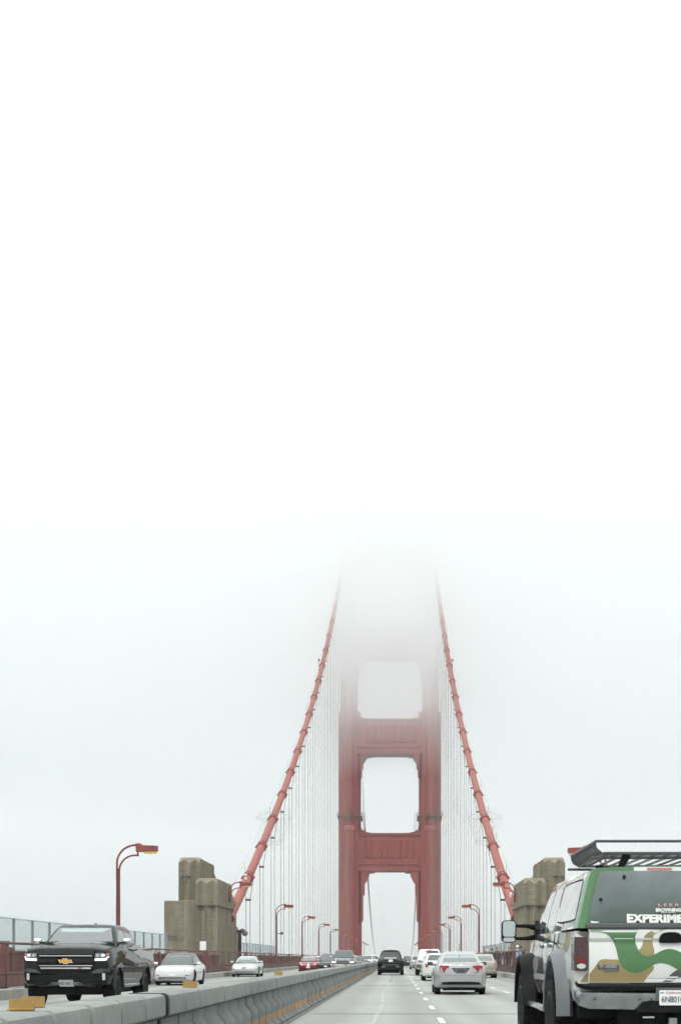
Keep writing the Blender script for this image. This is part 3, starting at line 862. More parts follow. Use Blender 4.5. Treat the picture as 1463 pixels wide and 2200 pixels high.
M['dash'] = mat('dashboard', (0.06, 0.065, 0.065), 0.7)
M['dshirt'] = mat('driver_shirt', (0.10, 0.11, 0.13), 0.9); M['dskin'] = mat('driver_skin', (0.40, 0.25, 0.18), 0.6)
def rrect(x0, x1, z0, z1, r=0.03, n=3):
    out = []
    for cx, cz, a0 in ((x1 - r, z0 + r, -PI / 2), (x1 - r, z1 - r, 0), (x0 + r, z1 - r, PI / 2), (x0 + r, z0 + r, PI)):
        for k in range(n + 1):
            a = a0 + PI / 2 * k / n
            out.append((cx + r * math.cos(a), cz + r * math.sin(a)))
    return out
def oval(cx, cz, rx, rz, n=14):
    return [(cx + rx * math.cos(2 * PI * k / n), cz + rz * math.sin(2 * PI * k / n)) for k in range(n)]
def flipx(poly): return [(-p[0], p[1]) for p in poly][::-1]

class Proj:
    """projects flat outlines on to the surfaces of a vehicle"""
    def __init__(self, *mbs):
        vs, fs = [], []
        for mb in mbs:
            b = len(vs); vs += [Vector(v) for v in mb.v]; fs += [[i + b for i in f] for f in mb.f]
        self.t = BVHTree.FromPolygons(vs, fs)
    def mesh(self, poly, view, off=0.008, depth=0.03, step=0.18, mat_i=0):
        bm = bmesh.new()
        f = bm.faces.new([bm.verts.new((p[0], p[1], 0)) for p in poly])
        xs = [p[0] for p in poly]; zs = [p[1] for p in poly]
        for axis, lo, hi in ((0, min(xs), max(xs)), (1, min(zs), max(zs))):
            n = int((hi - lo) / step)
            for k in range(1, n + 1):
                t = lo + (hi - lo) * k / (n + 1)
                co = (t, 0, 0) if axis == 0 else (0, t, 0); no = (1, 0, 0) if axis == 0 else (0, 1, 0)
                bmesh.ops.bisect_plane(bm, geom=bm.verts[:] + bm.edges[:] + bm.faces[:], plane_co=co, plane_no=no)
        D = {'front': Vector((0, -1, 0)), 'rear': Vector((0, 1, 0)), 'left': Vector((1, 0, 0)), 'right': Vector((-1, 0, 0)), 'top': Vector((0, 0, -1))}[view]
        back = {}
        hits = {}
        miss = []
        for v in bm.verts:
            a, b = v.co.x, v.co.y
            o = Vector((a, -D.y * 20, b)) if view in ('front', 'rear') else (Vector((-D.x * 20, a, b)) if view in ('left', 'right') else Vector((a, b, 20)))
            h = self.t.ray_cast(o, D)
            if h[0] is None: miss.append((v, o))
            else: hits[v] = h[0]
        for v, o in miss:
            best = min(hits, key=lambda w: (w.co.x - v.co.x) ** 2 + (w.co.y - v.co.y) ** 2) if hits else None
            p = o.copy()
            if best:
                i = 1 if view in ('front', 'rear') else (0 if view in ('left', 'right') else 2)
                p[i] = hits[best][i]
            v.tag = True; hits[v] = p
        for v, h in hits.items(): v.co = h - D * off
        r = bmesh.ops.extrude_face_region(bm, geom=bm.faces[:])
        for g in r['geom']:
            if isinstance(g, bmesh.types.BMVert): g.co = g.co + D * (depth + off)
        bmesh.ops.recalc_face_normals(bm, faces=bm.faces[:])
        mb = MB(); mb.addbm(bm, mat_i)
        return mb
    def put(self, name, poly, view, m, parent, off=0.008, depth=0.03, step=0.18, smooth=35):
        return self.mesh(poly, view, off, depth, step).build(name, M[m] if isinstance(m, str) else m, parent, smooth)

def text_mesh(txt, size, bold=0.0, align='CENTER'):
    cu = bpy.data.curves.new('lettering', 'FONT')
    cu.body = txt; cu.size = size; cu.align_x = align; cu.align_y = 'CENTER'; cu.offset = bold; cu.extrude = 0.002; cu.resolution_u = 3
    ob = bpy.data.objects.new('lettering', cu)
    COL.objects.link(ob)
    dg = bpy.context.evaluated_depsgraph_get()
    me = bpy.data.meshes.new_from_object(ob.evaluated_get(dg))
    bpy.data.objects.remove(ob)
    return me
def lettering(txt, size, loc, facing, m, parent, bold=0.0, tilt=0.0, sx=1.0, align='CENTER', name='lettering'):
    me = text_mesh(txt, size, bold, align)
    me.materials.clear(); me.materials.append(M[m] if isinstance(m, str) else m)
    return inst(name, me, parent, loc, (PI / 2 + tilt, 0, 0 if facing == 'rear' else PI), (sx, 1, 1))

def section(hw, zb, zt, crown=0.03, tw=0.90):
    h = zt - zb
    half = [(0, zb), (hw * 0.80, zb), (hw * 0.945, zb + 0.04 * h + 0.01), (hw * 0.985, zb + 0.22 * h), (hw, zb + 0.45 * h), (hw * 0.99, zb + 0.68 * h),
            (hw * 0.965, zb + 0.86 * h), (hw * tw, zt - 0.02 * h), (hw * 0.62, zt + crown * 0.75), (0, zt + crown)]
    return half + [(-p[0], p[1]) for p in half[-2:0:-1]]
def body_loft(st, W, crown=0.03, tw=0.90):
    mb = MB()
    mb.loft([[(p[0], y, p[1]) for p in section(W / 2 * k, zb, zt, crown, tw)] for (y, zb, zt, k) in st])
    return mb
def cut_wheels(mb, wheels, W, r, inner=0.30):
    """wheel arches cut out of a closed body"""
    o = mb.build('tmp_body', [M['plastic'], M['plastic']], None)
    c = MB()
    for (y, z) in wheels:
        for s in (-1, 1):
            c.lathe([(r, s * (W / 2 - inner)), (r, s * (W / 2 + 0.4))], 24, 'x', (0, y, z), 1)
    co = c.build('tmp_cut', [M['plastic'], M['plastic']], None)
    md = o.modifiers.new('b', 'BOOLEAN'); md.object = co; md.operation = 'DIFFERENCE'; md.solver = 'EXACT'
    dg = bpy.context.evaluated_depsgraph_get()
    me = bpy.data.meshes.new_from_object(o.evaluated_get(dg))
    out = MB()
    out.v = [tuple(v.co) for v in me.vertices]; out.f = [tuple(p.vertices) for p in me.polygons]
    for p in me.polygons:
        c_ = p.center
        dark = 0
        for (y, z) in wheels:
            q = math.hypot(c_.y - y, c_.z - z)
            if abs(c_.x) < W / 2 - inner + 0.01 and abs(c_.x) > W / 2 - inner - 0.01 and q < r: dark = 1
            if abs(q - r) < 0.02 * r + 0.012 and abs(p.normal.x) < 0.3 and abs(c_.x) > W / 2 - inner - 0.02: dark = 1
        out.m.append(dark)
    bpy.data.objects.remove(o); bpy.data.objects.remove(co)
    return out
def cabin_loft(yfb, yfr, yrr, yrb, wb, wr, zb, zr, bulge=0.07, rc=0.10):
    """greenhouse from belt line to roof; front is +y"""
    mb = MB()
    rings = []
    def ring(v, yf, yr, w, z, r, bl):
        pts = []
        n = 4
        cs = [(w - r, yf - r, 0), (-w + r, yf - r, PI / 2), (-w + r, yr + r, PI), (w - r, yr + r, 3 * PI / 2)]
        for (cx, cy, a0) in cs:
            for k in range(n + 1):
                a = a0 + PI / 2 * k / n
                x = cx + r * math.cos(a); y = cy + r * math.sin(a)
                t = 1 - (x / w) ** 2
                y += bl * t if cy > (yf + yr) / 2 else -bl * 0.6 * t
                pts.append((x, y, z))
            if a0 in (0, PI):     # extra points across front / rear for curvature
                for q in (0.6, 0.2, -0.2, -0.6):
                    x = q * (w - r) * (1 if a0 == 0 else -1)
                    y = (yf if a0 == 0 else yr); t = 1 - (x / w) ** 2
                    y += bl * t if a0 == 0 else -bl * 0.6 * t
                    pts.append((x, y, z))
        return pts
    L = lambda a, b, t: a + (b - a) * t
    for v in (0, 0.25, 0.5, 0.75, 0.93):
        bow = 0.03 * math.sin(PI * v)
        rings.append(ring(v, L(yfb, yfr, v) + bow, L(yrb, yrr, v) - bow, L(wb, wr, v) + 0.02 * math.sin(PI * v), L(zb, zr - 0.03, v), rc, bulge))
    rings.append(ring(1, yfr - 0.05, yrr + 0.05, wr - 0.035, zr - 0.012, rc, bulge))
    rings.append(ring(1, yfr - 0.16, yrr + 0.16, wr - 0.13, zr + 0.012, rc, bulge * 0.8))
    rings.append(ring(1, yfr - 0.42, yrr + 0.42, wr - 0.38, zr + 0.028, rc, bulge * 0.5))
    mb.loft(rings)
    return mb
_wheel_cache = {}
def wheel(parent, x, y, r, w, rim='rim', s=1, spokes=5, tread=0):
    key = (round(r, 3), round(w, 3), rim, spokes, tread)
    if key not in _wheel_cache:
        t = MB()
        t.lathe([(r * 0.62, -w / 2 * 0.9), (r * 0.80, -w / 2), (r * 0.94, -w / 2 * 0.94), (r, -w / 2 * 0.72), (r, w / 2 * 0.72), (r * 0.94, w / 2 * 0.94), (r * 0.80, w / 2), (r * 0.62, w / 2 * 0.9)], 28, 'x')
        for k in range(tread):
            for j, u in enumerate((-0.36, -0.12, 0.12, 0.36)):
                a = 2 * PI * (k + (0.5 if j % 2 else 0.0)) / tread
                tb = MB(); tb.box((u - 0.10) * w, (u + 0.10) * w, -PI * r / tread * 0.68, PI * r / tread * 0.68, r - 0.012, r + 0.014)
                t.merge(tb, Matrix.Rotation(a, 4, 'X'))
        q = MB()
        q.lathe([(r * 0.62, w * 0.42), (r * 0.66, w * 0.47), (r * 0.62, w * 0.47), (r * 0.57, w * 0.30), (r * 0.1, w * 0.26), (0.0, w * 0.26)], 28, 'x')
        for k in range(spokes):
            a = 2 * PI * k / spokes
            c, sn = math.cos(a), math.sin(a)
            pts = []
            for (u, h, d) in ((0.12, -0.09, 0.30), (0.60, -0.07, 0.42), (0.60, 0.07, 0.42), (0.12, 0.09, 0.30)):
                pts.append((w * d, r * (u * c - h * sn), r * (u * sn + h * c)))
            q.loft([[(p[0] - 0.02, p[1], p[2]) for p in pts], [(p[0] + 0.012, p[1], p[2]) for p in pts]])
        q.lathe([(r * 0.13, w * 0.25), (r * 0.13, w * 0.40), (0, w * 0.41)], 12, 'x')
        _wheel_cache[key] = (t.mesh('tyre', M['tyre'], 35), q.mesh('rim', M[rim], 30))
    tm, qm = _wheel_cache[key]
    e = inst('wheel', tm, parent, (x, y, r), (0, 0, 0 if s > 0 else PI))
    inst('rim', qm, e)
    return e

def side_mirrors(root, wb, y, z, m, size=(0.20, 0.14), arm=0.10):
    for s in (-1, 1):
        mb = MB(); mb.box(*sorted((s * (wb + arm), s * (wb + arm + size[0]))), y - 0.06, y + 0.07, z - size[1] / 2, z + size[1] / 2, bev=0.04, seg=2)
        mi = mb.build('side_mirror', m, root, 50)
        g = MB(); g.box(*sorted((s * (wb + arm + 0.015), s * (wb + arm + size[0] - 0.015))), y - 0.068, y - 0.058, z - size[1] / 2 + 0.02, z + size[1] / 2 - 0.02)
        g.build('mirror_glass', M['glass'], mi)
        a = MB(); a.box(*sorted((s * (wb - 0.05), s * (wb + arm + 0.03))), y - 0.03, y + 0.03, z - size[1] / 2, z - size[1] / 2 + 0.05)
        a.build('mirror_arm', M['plastic'], mi)

def make_car(name, label, cat, X, Y, toward, pt, L=4.6, W=1.80, H=1.45, hood=0.92, belt=0.95, deck=1.03, cowl=0.95, wsr=0.15, rr=-0.95, rb=-1.55,
             wr=0.60, r=0.32, wb=(1.38, -1.35), crown=0.03, glass='glass', nose=0.26, kind='sedan', clear=0.19, tyre_w=0.21, roofmat=None, mirror=None, wbk=0.855, rim='rim', interior=False, driver=True, seatm='seat'):
    """returns root, projector, dims; front is +y in local space"""
    root = tag(empty(name, (X, Y, 0), PI if toward else 0), label, cat)
    f = L / 2; c = clear
    if kind == 'sedan':
        st = [(f, c + 0.16, hood - nose - 0.06, 0.66), (f - 0.05, c + 0.10, hood - nose + 0.03, 0.80), (f - 0.16, c + 0.03, hood - nose * 0.55, 0.90), (f - 0.45, c, hood - 0.06, 0.975),
              (f - 0.9, c - 0.01, hood, 1.0), (cowl, c - 0.01, belt, 1.0), (0, c - 0.01, belt + 0.02, 1.0), (rb, c - 0.01, (belt + deck) / 2 + 0.02, 1.0),
              (-f + 0.50, c, deck, 0.985), (-f + 0.16, c + 0.02, deck - 0.015, 0.95), (-f + 0.06, c + 0.05, deck - 0.06, 0.90), (-f, c + 0.12, deck - 0.17, 0.82)]
    elif kind == 'suv':
        st = [(f, c + 0.14, hood - 0.22, 0.78), (f - 0.05, c + 0.06, hood - 0.10, 0.90), (f - 0.18, c, hood - 0.03, 0.96), (f - 0.5, c - 0.02, hood, 0.99),
              (cowl, c - 0.02, belt, 1.0), (0, c - 0.02, belt + 0.02, 1.0), (-f + 0.45, c, belt + 0.03, 0.99), (-f + 0.12, c + 0.02, belt + 0.02, 0.96), (-f + 0.03, c + 0.08, belt - 0.02, 0.92), (-f, c + 0.14, belt - 0.10, 0.86)]
    else:  # pickup: hood, cab, bed
        st = [(f, c + 0.12, hood - 0.20, 0.84), (f - 0.05, c + 0.05, hood - 0.08, 0.93), (f - 0.18, c, hood - 0.02, 0.975), (f - 0.5, c - 0.02, hood, 0.99),
              (cowl, c - 0.02, belt, 1.0), (rb - 0.1, c - 0.02, belt + 0.02, 1.0), (rb - 0.15, c - 0.02, deck, 1.0), (-f + 0.1, c + 0.02, deck, 1.0), (-f + 0.02, c + 0.05, deck - 0.01, 0.985), (-f, c + 0.06, deck - 0.03, 0.97)]
    body = body_loft(st, W, crown, 0.93 if kind != 'sedan' else 0.90)
    cab = cabin_loft(cowl + 0.05, wsr, rr, rb, W / 2 * wbk, wr, belt - 0.04, H, rc=0.11)
    pj = Proj(body, cab)
    bodyc = cut_wheels(body, [(wb[0], r), (wb[1], r)], W, r + 0.055)
    b = bodyc.build('body', [pt, M['plastic']], root, 32)
    wins = []
    zb_, zt_ = belt + 0.03, H - 0.10
    # glass: windscreen, rear window, side windows
    def trap(z0, z1, k0, k1):
        a = (W / 2 * wbk + (wr - W / 2 * wbk) * (z0 - belt) / (H - belt)) * k0; d = (W / 2 * wbk + (wr - W / 2 * wbk) * (z1 - belt) / (H - belt)) * k1
        return [(-a, z0), (a, z0), (d, z1), (-d, z1)]
    wins.append(('windscreen', trap(zb_, H - 0.075, 0.90, 0.88), 'front', 0.008))
    wins.append(('rear_window', trap(max(belt, deck if kind == 'sedan' else belt) + 0.03, H - 0.085, 0.84, 0.84), 'rear', 0.008))
    yf0, yf1 = cowl - 0.12, wsr - 0.10
    yr0, yr1 = rb + 0.22, rr + 0.16
    ym = (yf1 + yr1) / 2 + 0.12
    z0s, z1s = belt + 0.045, H - 0.13
    for s, vw in ((-1, 'left'), (1, 'right')):
        wins.append(('side_window', [(yf0 - 0.10, z0s), (yf1 - 0.02, z1s), (ym + 0.04, z1s), (ym + 0.04, z0s)], vw, 0.006))
        wins.append(('side_window', [(ym - 0.04, z0s), (ym - 0.04, z1s), (yr1, z1s), (yr0, z0s)], vw, 0.006))
    if interior:
        # hollow cabin with real openings
        inner = cabin_loft(cowl - 0.01, wsr - 0.06, rr + 0.06, rb + 0.06, W / 2 * wbk - 0.05, wr - 0.045, belt - 0.10, H - 0.05, rc=0.10)
        cuts = MB(); cuts.merge(inner)
        def ext(poly, vw):
            k = MB()
            if vw == 'front': k.prism(poly, 'y', (yf1 + yr1) / 2, f + 1)
            elif vw == 'rear': k.prism(poly, 'y', -f - 1, (yf1 + yr1) / 2)
            else: k.prism(poly, 'x', *((-W, -0.1) if vw == 'left' else (0.1, W)))
            return k
        oo = cab.build('tmp', M['plastic'])
        for c_ in [inner] + [ext(w_[1], w_[2]) for w_ in wins]:
            co = c_.build('tmp', M['plastic'])
            md = oo.modifiers.new('b', 'BOOLEAN'); md.object = co; md.operation = 'DIFFERENCE'; md.solver = 'EXACT'
            dg = bpy.context.evaluated_depsgraph_get(); me = bpy.data.meshes.new_from_object(oo.evaluated_get(dg))
            oo.modifiers.clear(); oo.data = me; bpy.data.objects.remove(co)
        me = oo.data; bpy.data.objects.remove(oo); me.materials.clear(); me.materials.append(roofmat or pt)
        me.polygons.foreach_set('material_index', [0] * len(me.polygons))
        me.polygons.foreach_set('use_smooth', [True] * len(me.polygons)); me.set_sharp_from_angle(angle=math.radians(32))
        cb = inst('cabin', me, root)
        fl = MB(); fl.prism([(W / 2 * wbk - 0.06, rb + 0.05), (W / 2 * wbk - 0.06, cowl - 0.02), (-W / 2 * wbk + 0.06, cowl - 0.02), (-W / 2 * wbk + 0.06, rb + 0.05)], 'z', belt - 0.2, belt + crown + 0.03); fl.build('interior_trim', M['dash'], cb)
        ds_ = MB(); ds_.box(-W / 2 * wbk + 0.07, W / 2 * wbk - 0.07, cowl - 0.55, cowl - 0.1, belt - 0.1, belt + 0.07, bev=0.03); ds_.build('dashboard', M['dash'], cb)
        for yy in (wsr - 0.62, (rr + rb) / 2 + 0.45 if kind != 'pickup' else rr + 0.32):
            for x in (-0.36, 0.36):
                se = MB(); se.box(x - 0.22, x + 0.22, yy - 0.08, yy + 0.06, belt - 0.1, belt + 0.22, bev=0.05, seg=2); so = se.build('seat_back', M[seatm], cb, 50)
                hr_ = MB(); hr_.box(x - 0.12, x + 0.12, yy - 0.06, yy + 0.05, belt + 0.24, min(belt + 0.42, H - 0.09), bev=0.04, seg=2); hr_.build('headrest', M[seatm], so, 50)
        sw = MB()
        ring = [(-0.36 + 0.17 * math.cos(2 * PI * q / 14), wsr + 0.12 + 0.05 * math.sin(2 * PI * q / 14), belt + 0.08 + 0.16 * math.sin(2 * PI * q / 14)) for q in range(15)]
        sw.tube(ring, 0.016, 6); sw.build('steering_wheel', M['dash'], cb, 50)
        rm = MB(); rm.box(-0.11, 0.11, wsr - 0.02, wsr + 0.02, H - 0.2, H - 0.13, bev=0.015); rm.build('rear_mirror', M['dash'], cb)
        if driver:
            dr = tag(empty('person', (X, Y, 0), PI if toward else 0), 'driver at the wheel of the ' + (driver if isinstance(driver, str) else label), 'person')
            hd = MB(); yy = wsr - 0.42; zh = min(belt + 0.30, H - 0.22)
            prof = [(0.0, -0.14), (0.05, -0.135), (0.066, -0.09), (0.078, -0.03), (0.080, 0.03), (0.068, 0.08), (0.04, 0.112), (0.0, 0.12)]
            tor = MB(); rings = []
            for (zz_, a_, b_) in ((belt - 0.15, 0.20, 0.12), (belt + 0.0, 0.22, 0.12), (zh - 0.24, 0.215, 0.11), (zh - 0.18, 0.15, 0.09), (zh - 0.15, 0.07, 0.065), (zh - 0.09, 0.055, 0.06)):
                rings.append([(-0.36 + a_ * math.cos(2 * PI * q / 14), yy - 0.03 + b_ * math.sin(2 * PI * q / 14), zz_) for q in range(14)])
            tor.loft(rings)
            for x1 in (-0.52, -0.20): tor.tube([(-0.36 + (x1 + 0.36) * 1.3, yy, zh - 0.23), (x1 * 1.02 - 0.02, yy + 0.22, belt + 0.0), (x1, yy + 0.50, belt + 0.10)], [0.06, 0.05, 0.035], 8)
            tor.build('body', M['dshirt'], dr, 60)
            hd.lathe(prof, 12, 'z', (-0.36, yy, zh)); ho = hd.build('head', M['dskin'], dr, 60)
            ha = MB(); ha.lathe([(0.084, 0.02), (0.084, 0.05), (0.07, 0.10), (0.0, 0.135)], 12, 'z', (-0.36, yy - 0.012, zh)); ha.build('hair', M['dash'], ho, 60)
        glass = 'clear'
    else:
        cb = cab.build('cabin', roofmat or pt, root, 40)
    for (n_, poly, vw, of_) in wins: pj.put(n_, poly, vw, glass, cb, of_, 0.006 if interior else 0.03)
    for s, vw in ((-1, 'left'), (1, 'right')):
        # door seams and handles
        for yy in (ym, yf0 - 0.02):
            pj.put('door_seam', [(yy - 0.006, c + 0.12), (yy + 0.006, c + 0.12), (yy + 0.006, belt - 0.02), (yy - 0.006, belt - 0.02)], vw, 'plastic', b, 0.002)
        for yy in (ym + 0.14, yr1 + 0.25):
            pj.put('door_handle', rrect(yy - 0.1, yy + 0.1, belt - 0.15, belt - 0.115, 0.012), vw, pt, b, 0.02)
    for s in (-1, 1):
        wheel(root, s * (W / 2 - tyre_w / 2 - 0.02), wb[0], r, tyre_w, rim, s); wheel(root, s * (W / 2 - tyre_w / 2 - 0.02), wb[1], r, tyre_w, rim, s)
    side_mirrors(root, W / 2 * wbk, cowl - 0.28, belt + 0.08, mirror or pt)
    ub = MB(); ub.box(-W / 2 + 0.32, W / 2 - 0.32, -f + 0.35, f - 0.35, c - 0.07 if kind == 'sedan' else c - 0.2, c + 0.2)
    ub.build('underbody', M['plastic'], root)
    return root, pj, b, f

def tails(pj, b, poly, m='tail'):
    for q in (poly, flipx(poly)): pj.put('tail_light', q, 'rear', m, b, 0.012)
def heads(pj, b, poly, m='head'):
    for q in (poly, flipx(poly)): pj.put('headlight', q, 'front', m, b, 0.012)
def plate(pj, b, view, cz, y, txt='', w=0.30, h=0.15, col='plate'):
    o = pj.put('licence_plate', rrect(-w / 2, w / 2, cz - h / 2, cz + h / 2, 0.015), view, col, b, 0.016, 0.02, 1.0)
    if txt:
        ys = [v.co.y for v in o.data.vertices]
        yy = max(ys) + 0.004 if view == 'front' else min(ys) - 0.004
        lettering(txt, h * 0.62, (0, yy, cz - h * 0.05), view, 'ink', o, 0.001, sx=0.92)
    return o

LX = {'L3': BC - 7.75, 'L2': BC - 5.0, 'L1': BC - 1.95, 'R1': -0.45, 'R2': 2.3, 'R3': 5.45}

# ---- silver sedan ahead in the middle lane
root, pj, b, f = make_car('silver_sedan', 'silver sedan with wraparound red tail lights directly ahead in the middle lane', 'car', 2.14, 47 + 2.2, False, P['silver'], interior=True, driver='silver sedan directly ahead', seatm='seatl',
    L=4.5, W=1.76, H=1.44, hood=0.90, belt=0.95, deck=1.06, cowl=1.05, wsr=0.25, rr=-1.0, rb=-1.72, wr=0.56, r=0.31, wb=(1.36, -1.34), glass='glassl', mirror=M['glass'], clear=0.21)
tl = [(0.385, 0.965), (0.60, 0.985), (0.76, 0.955), (0.83, 0.86), (0.845, 0.765), (0.545, 0.765), (0.515, 0.82), (0.47, 0.875), (0.40, 0.90)]
tails(pj, b, tl)
for q in (rrect(0.60, 0.685, 0.775, 0.825, 0.02), ): 
    pj.put('reverse_lamp', q, 'rear', 'head', b, 0.02); pj.put('reverse_lamp', flipx(q), 'rear', 'head', b, 0.02)
pj.put('trunk_edge', [(-0.62, 1.035), (0.62, 1.035), (0.66, 1.075), (-0.66, 1.075)], 'rear', P['silver'], b, 0.03, 0.08)
pj.put('trunk_seam', [(-0.50, 0.652), (0.50, 0.652), (0.50, 0.662), (-0.50, 0.662)], 'rear', 'trim', b, 0.003)
pj.put('trunk_trim', rrect(-0.30, 0.30, 0.873, 0.893, 0.008), 'rear', 'trim', b, 0.012)
pj.put('bumper', [(-0.80, 0.44), (0.80, 0.44), (0.845, 0.60), (0.80, 0.655), (0.56, 0.655), (0.50, 0.64), (-0.50, 0.64), (-0.56, 0.655), (-0.80, 0.655), (-0.845, 0.60)], 'rear', P['silver'], b, 0.035, 0.05)
pj.put('bumper_vent', [(-0.70, 0.335), (0.70, 0.335), (0.62, 0.415), (0.3, 0.437), (-0.3, 0.437), (-0.62, 0.415)], 'rear', 'plastic', b, 0.012)
for sg in (-1, 1):
    pj.put('trunk_seam', [(sg * 0.50 - 0.005, 0.655), (sg * 0.50 + 0.005, 0.655), (sg * 0.555 + 0.005, 0.76), (sg * 0.555 - 0.005, 0.76)], 'rear', 'trim', b, 0.003)
    pj.put('plate_recess', [(sg * 0.16, 0.70), (sg * 0.165, 0.875), (sg * 0.30, 0.875)], 'rear', 'trim', b, 0.003)
plate(pj, b, 'rear', 0.795, 0, '7RZB283', 0.30, 0.15, 'trim')
pj.put('emblem', oval(0, 0.99, 0.05, 0.035, 10), 'rear', 'chromed', b, 0.02)
pj.put('badge', rrect(0.40, 0.55, 0.735, 0.75, 0.006), 'rear', 'trim', b, 0.004)
mb = MB(); mb.tube([(0, -1.0, 1.44), (0, -1.12, 1.72)], 0.008, 5); mb.build('antenna', M['plastic'], root)
for s in (-1, 1):
    mb = MB(); mb.box(s * 0.34 - 0.12, s * 0.34 + 0.12, -1.30, -1.18, 1.0, 1.17, bev=0.04, seg=2); 

# ---- black sport utility vehicle in our lane
root, pj, b, f = make_car('black_suv', 'black luxury sport utility vehicle ahead in the lane beside the barrier', 'car', -0.42, 104 + 2.4, False, P['black'],
    L=4.85, W=1.98, H=1.80, hood=1.12, belt=1.16, deck=1.16, cowl=1.0, wsr=0.3, rr=-1.85, rb=-2.3, wr=0.66, r=0.39, wb=(1.5, -1.42), glass='glassd', kind='suv', clear=0.34, tyre_w=0.27, mirror=M['glass'])
pj.put('hatch_trim', rrect(-0.66, 0.66, 1.17, 1.20, 0.01), 'rear', 'chrome', b, 0.02)
lettering('RANGE ROVER', 0.115, (0, -2.52, 1.255), 'rear', 'white', b, 0.004, -0.2, 1.15)
tails(pj, b, rrect(0.56, 0.86, 1.02, 1.13, 0.03), 'taild')
plate(pj, b, 'rear', 1.06, 0, '', 0.32, 0.17)
pj.put('bumper_trim', rrect(-0.66, 0.66, 0.72, 0.78, 0.02), 'rear', 'trim', b, 0.02)
for s in (-1, 1): pj.put('exhaust_trim', rrect(s * 0.52 - 0.13, s * 0.52 + 0.13, 0.58, 0.65, 0.02), 'rear', 'chromed', b, 0.02)
mb = MB(); mb.box(-0.5, 0.5, -1.95, -1.7, 1.79, 1.84, bev=0.02); mb.build('spoiler', P['black'], root)
mb = MB(); mb.box(-0.03, 0.03, -1.5, -1.35, 1.82, 1.9, bev=0.02); mb.build('antenna_fin', P['black'], root)

# ---- white sedan half hidden behind the silver one
root, pj, b, f = make_car('white_sedan', 'plain white sedan half hidden behind the silver sedan', 'car', 2.33, 76 + 2.5, False, P['white'],
    L=5.1, W=1.92, H=1.49, hood=0.95, belt=0.98, deck=1.08, cowl=1.1, wsr=0.3, rr=-1.1, rb=-1.75, wr=0.60, r=0.34, wb=(1.5, -1.45), glass='glass', clear=0.22)
tails(pj, b, [(0.60, 0.74), (0.90, 0.74), (0.88, 0.84), (0.80, 0.94), (0.74, 0.95), (0.66, 0.86)])
for q in (rrect(0.62, 0.88, 0.75, 0.78, 0.01),): pj.put('reverse_lamp', q, 'rear', 'tailp', b, 0.02); pj.put('reverse_lamp', flipx(q), 'rear', 'tailp', b, 0.02)
pj.put('bumper_vent', rrect(-0.7, 0.7, 0.30, 0.40, 0.02), 'rear', 'plastic', b, 0.006)
plate(pj, b, 'rear', 0.80, 0)

# ---- white pickup with canopy and blue beacon
root, pj, b, f = make_car('white_pickup', 'white pickup with tall red tail lights and small blue beacon on its roof', 'truck', 2.35, 100 + 2.75, False, P['white'],
    L=5.5, W=1.96, H=1.86, hood=1.15, belt=1.22, deck=1.22, cowl=1.2, wsr=0.55, rr=-2.35, rb=-2.72, wr=0.70, r=0.40, wb=(1.7, -1.65), glass='glassd', kind='suv', clear=0.42, tyre_w=0.27)
tails(pj, b, rrect(0.80, 0.95, 0.92, 1.26, 0.03), 'tail')
pj.put('bumper', rrect(-0.93, 0.93, 0.56, 0.80, 0.05), 'rear', 'trim', b, 0.09, 0.1)
pj.put('tailgate_handle', rrect(-0.30, -0.05, 0.93, 1.02, 0.03), 'rear', 'plastic', b, 0.02)
pj.put('brake_light', rrect(-0.12, 0.12, 1.785, 1.82, 0.01), 'rear', 'tail', b, 0.02)
mb = MB(); mb.box(0.42, 0.80, -1.2, -0.95, 1.85, 1.93, bev=0.02); mb.build('beacon', M['bluel'], root)

# ---- champagne sedan in the right lane
root, pj, b, f = make_car('champagne_sedan', 'champagne coloured sedan in the right lane near the pedestrians', 'car', 5.45, 87.7 + 2.3, False, P['gold'], interior=True, driver='champagne sedan', seatm='seatl',
    L=4.55, W=1.72, H=1.48, hood=0.92, belt=0.96, deck=1.05, cowl=1.0, wsr=0.2, rr=-1.05, rb=-1.7, wr=0.57, r=0.31, wb=(1.34, -1.3), glass='glassl', clear=0.22)
tails(pj, b, [(0.58, 0.82), (0.83, 0.82), (0.82, 0.92), (0.74, 1.0), (0.68, 0.98)], 'tail')
pj.put('bumper_line', rrect(-0.78, 0.78, 0.60, 0.625, 0.01), 'rear', 'trim', b, 0.008)
pj.put('bumper_vent', rrect(-0.6, 0.6, 0.30, 0.40, 0.02), 'rear', 'plastic', b, 0.006)
plate(pj, b, 'rear', 0.83, 0)

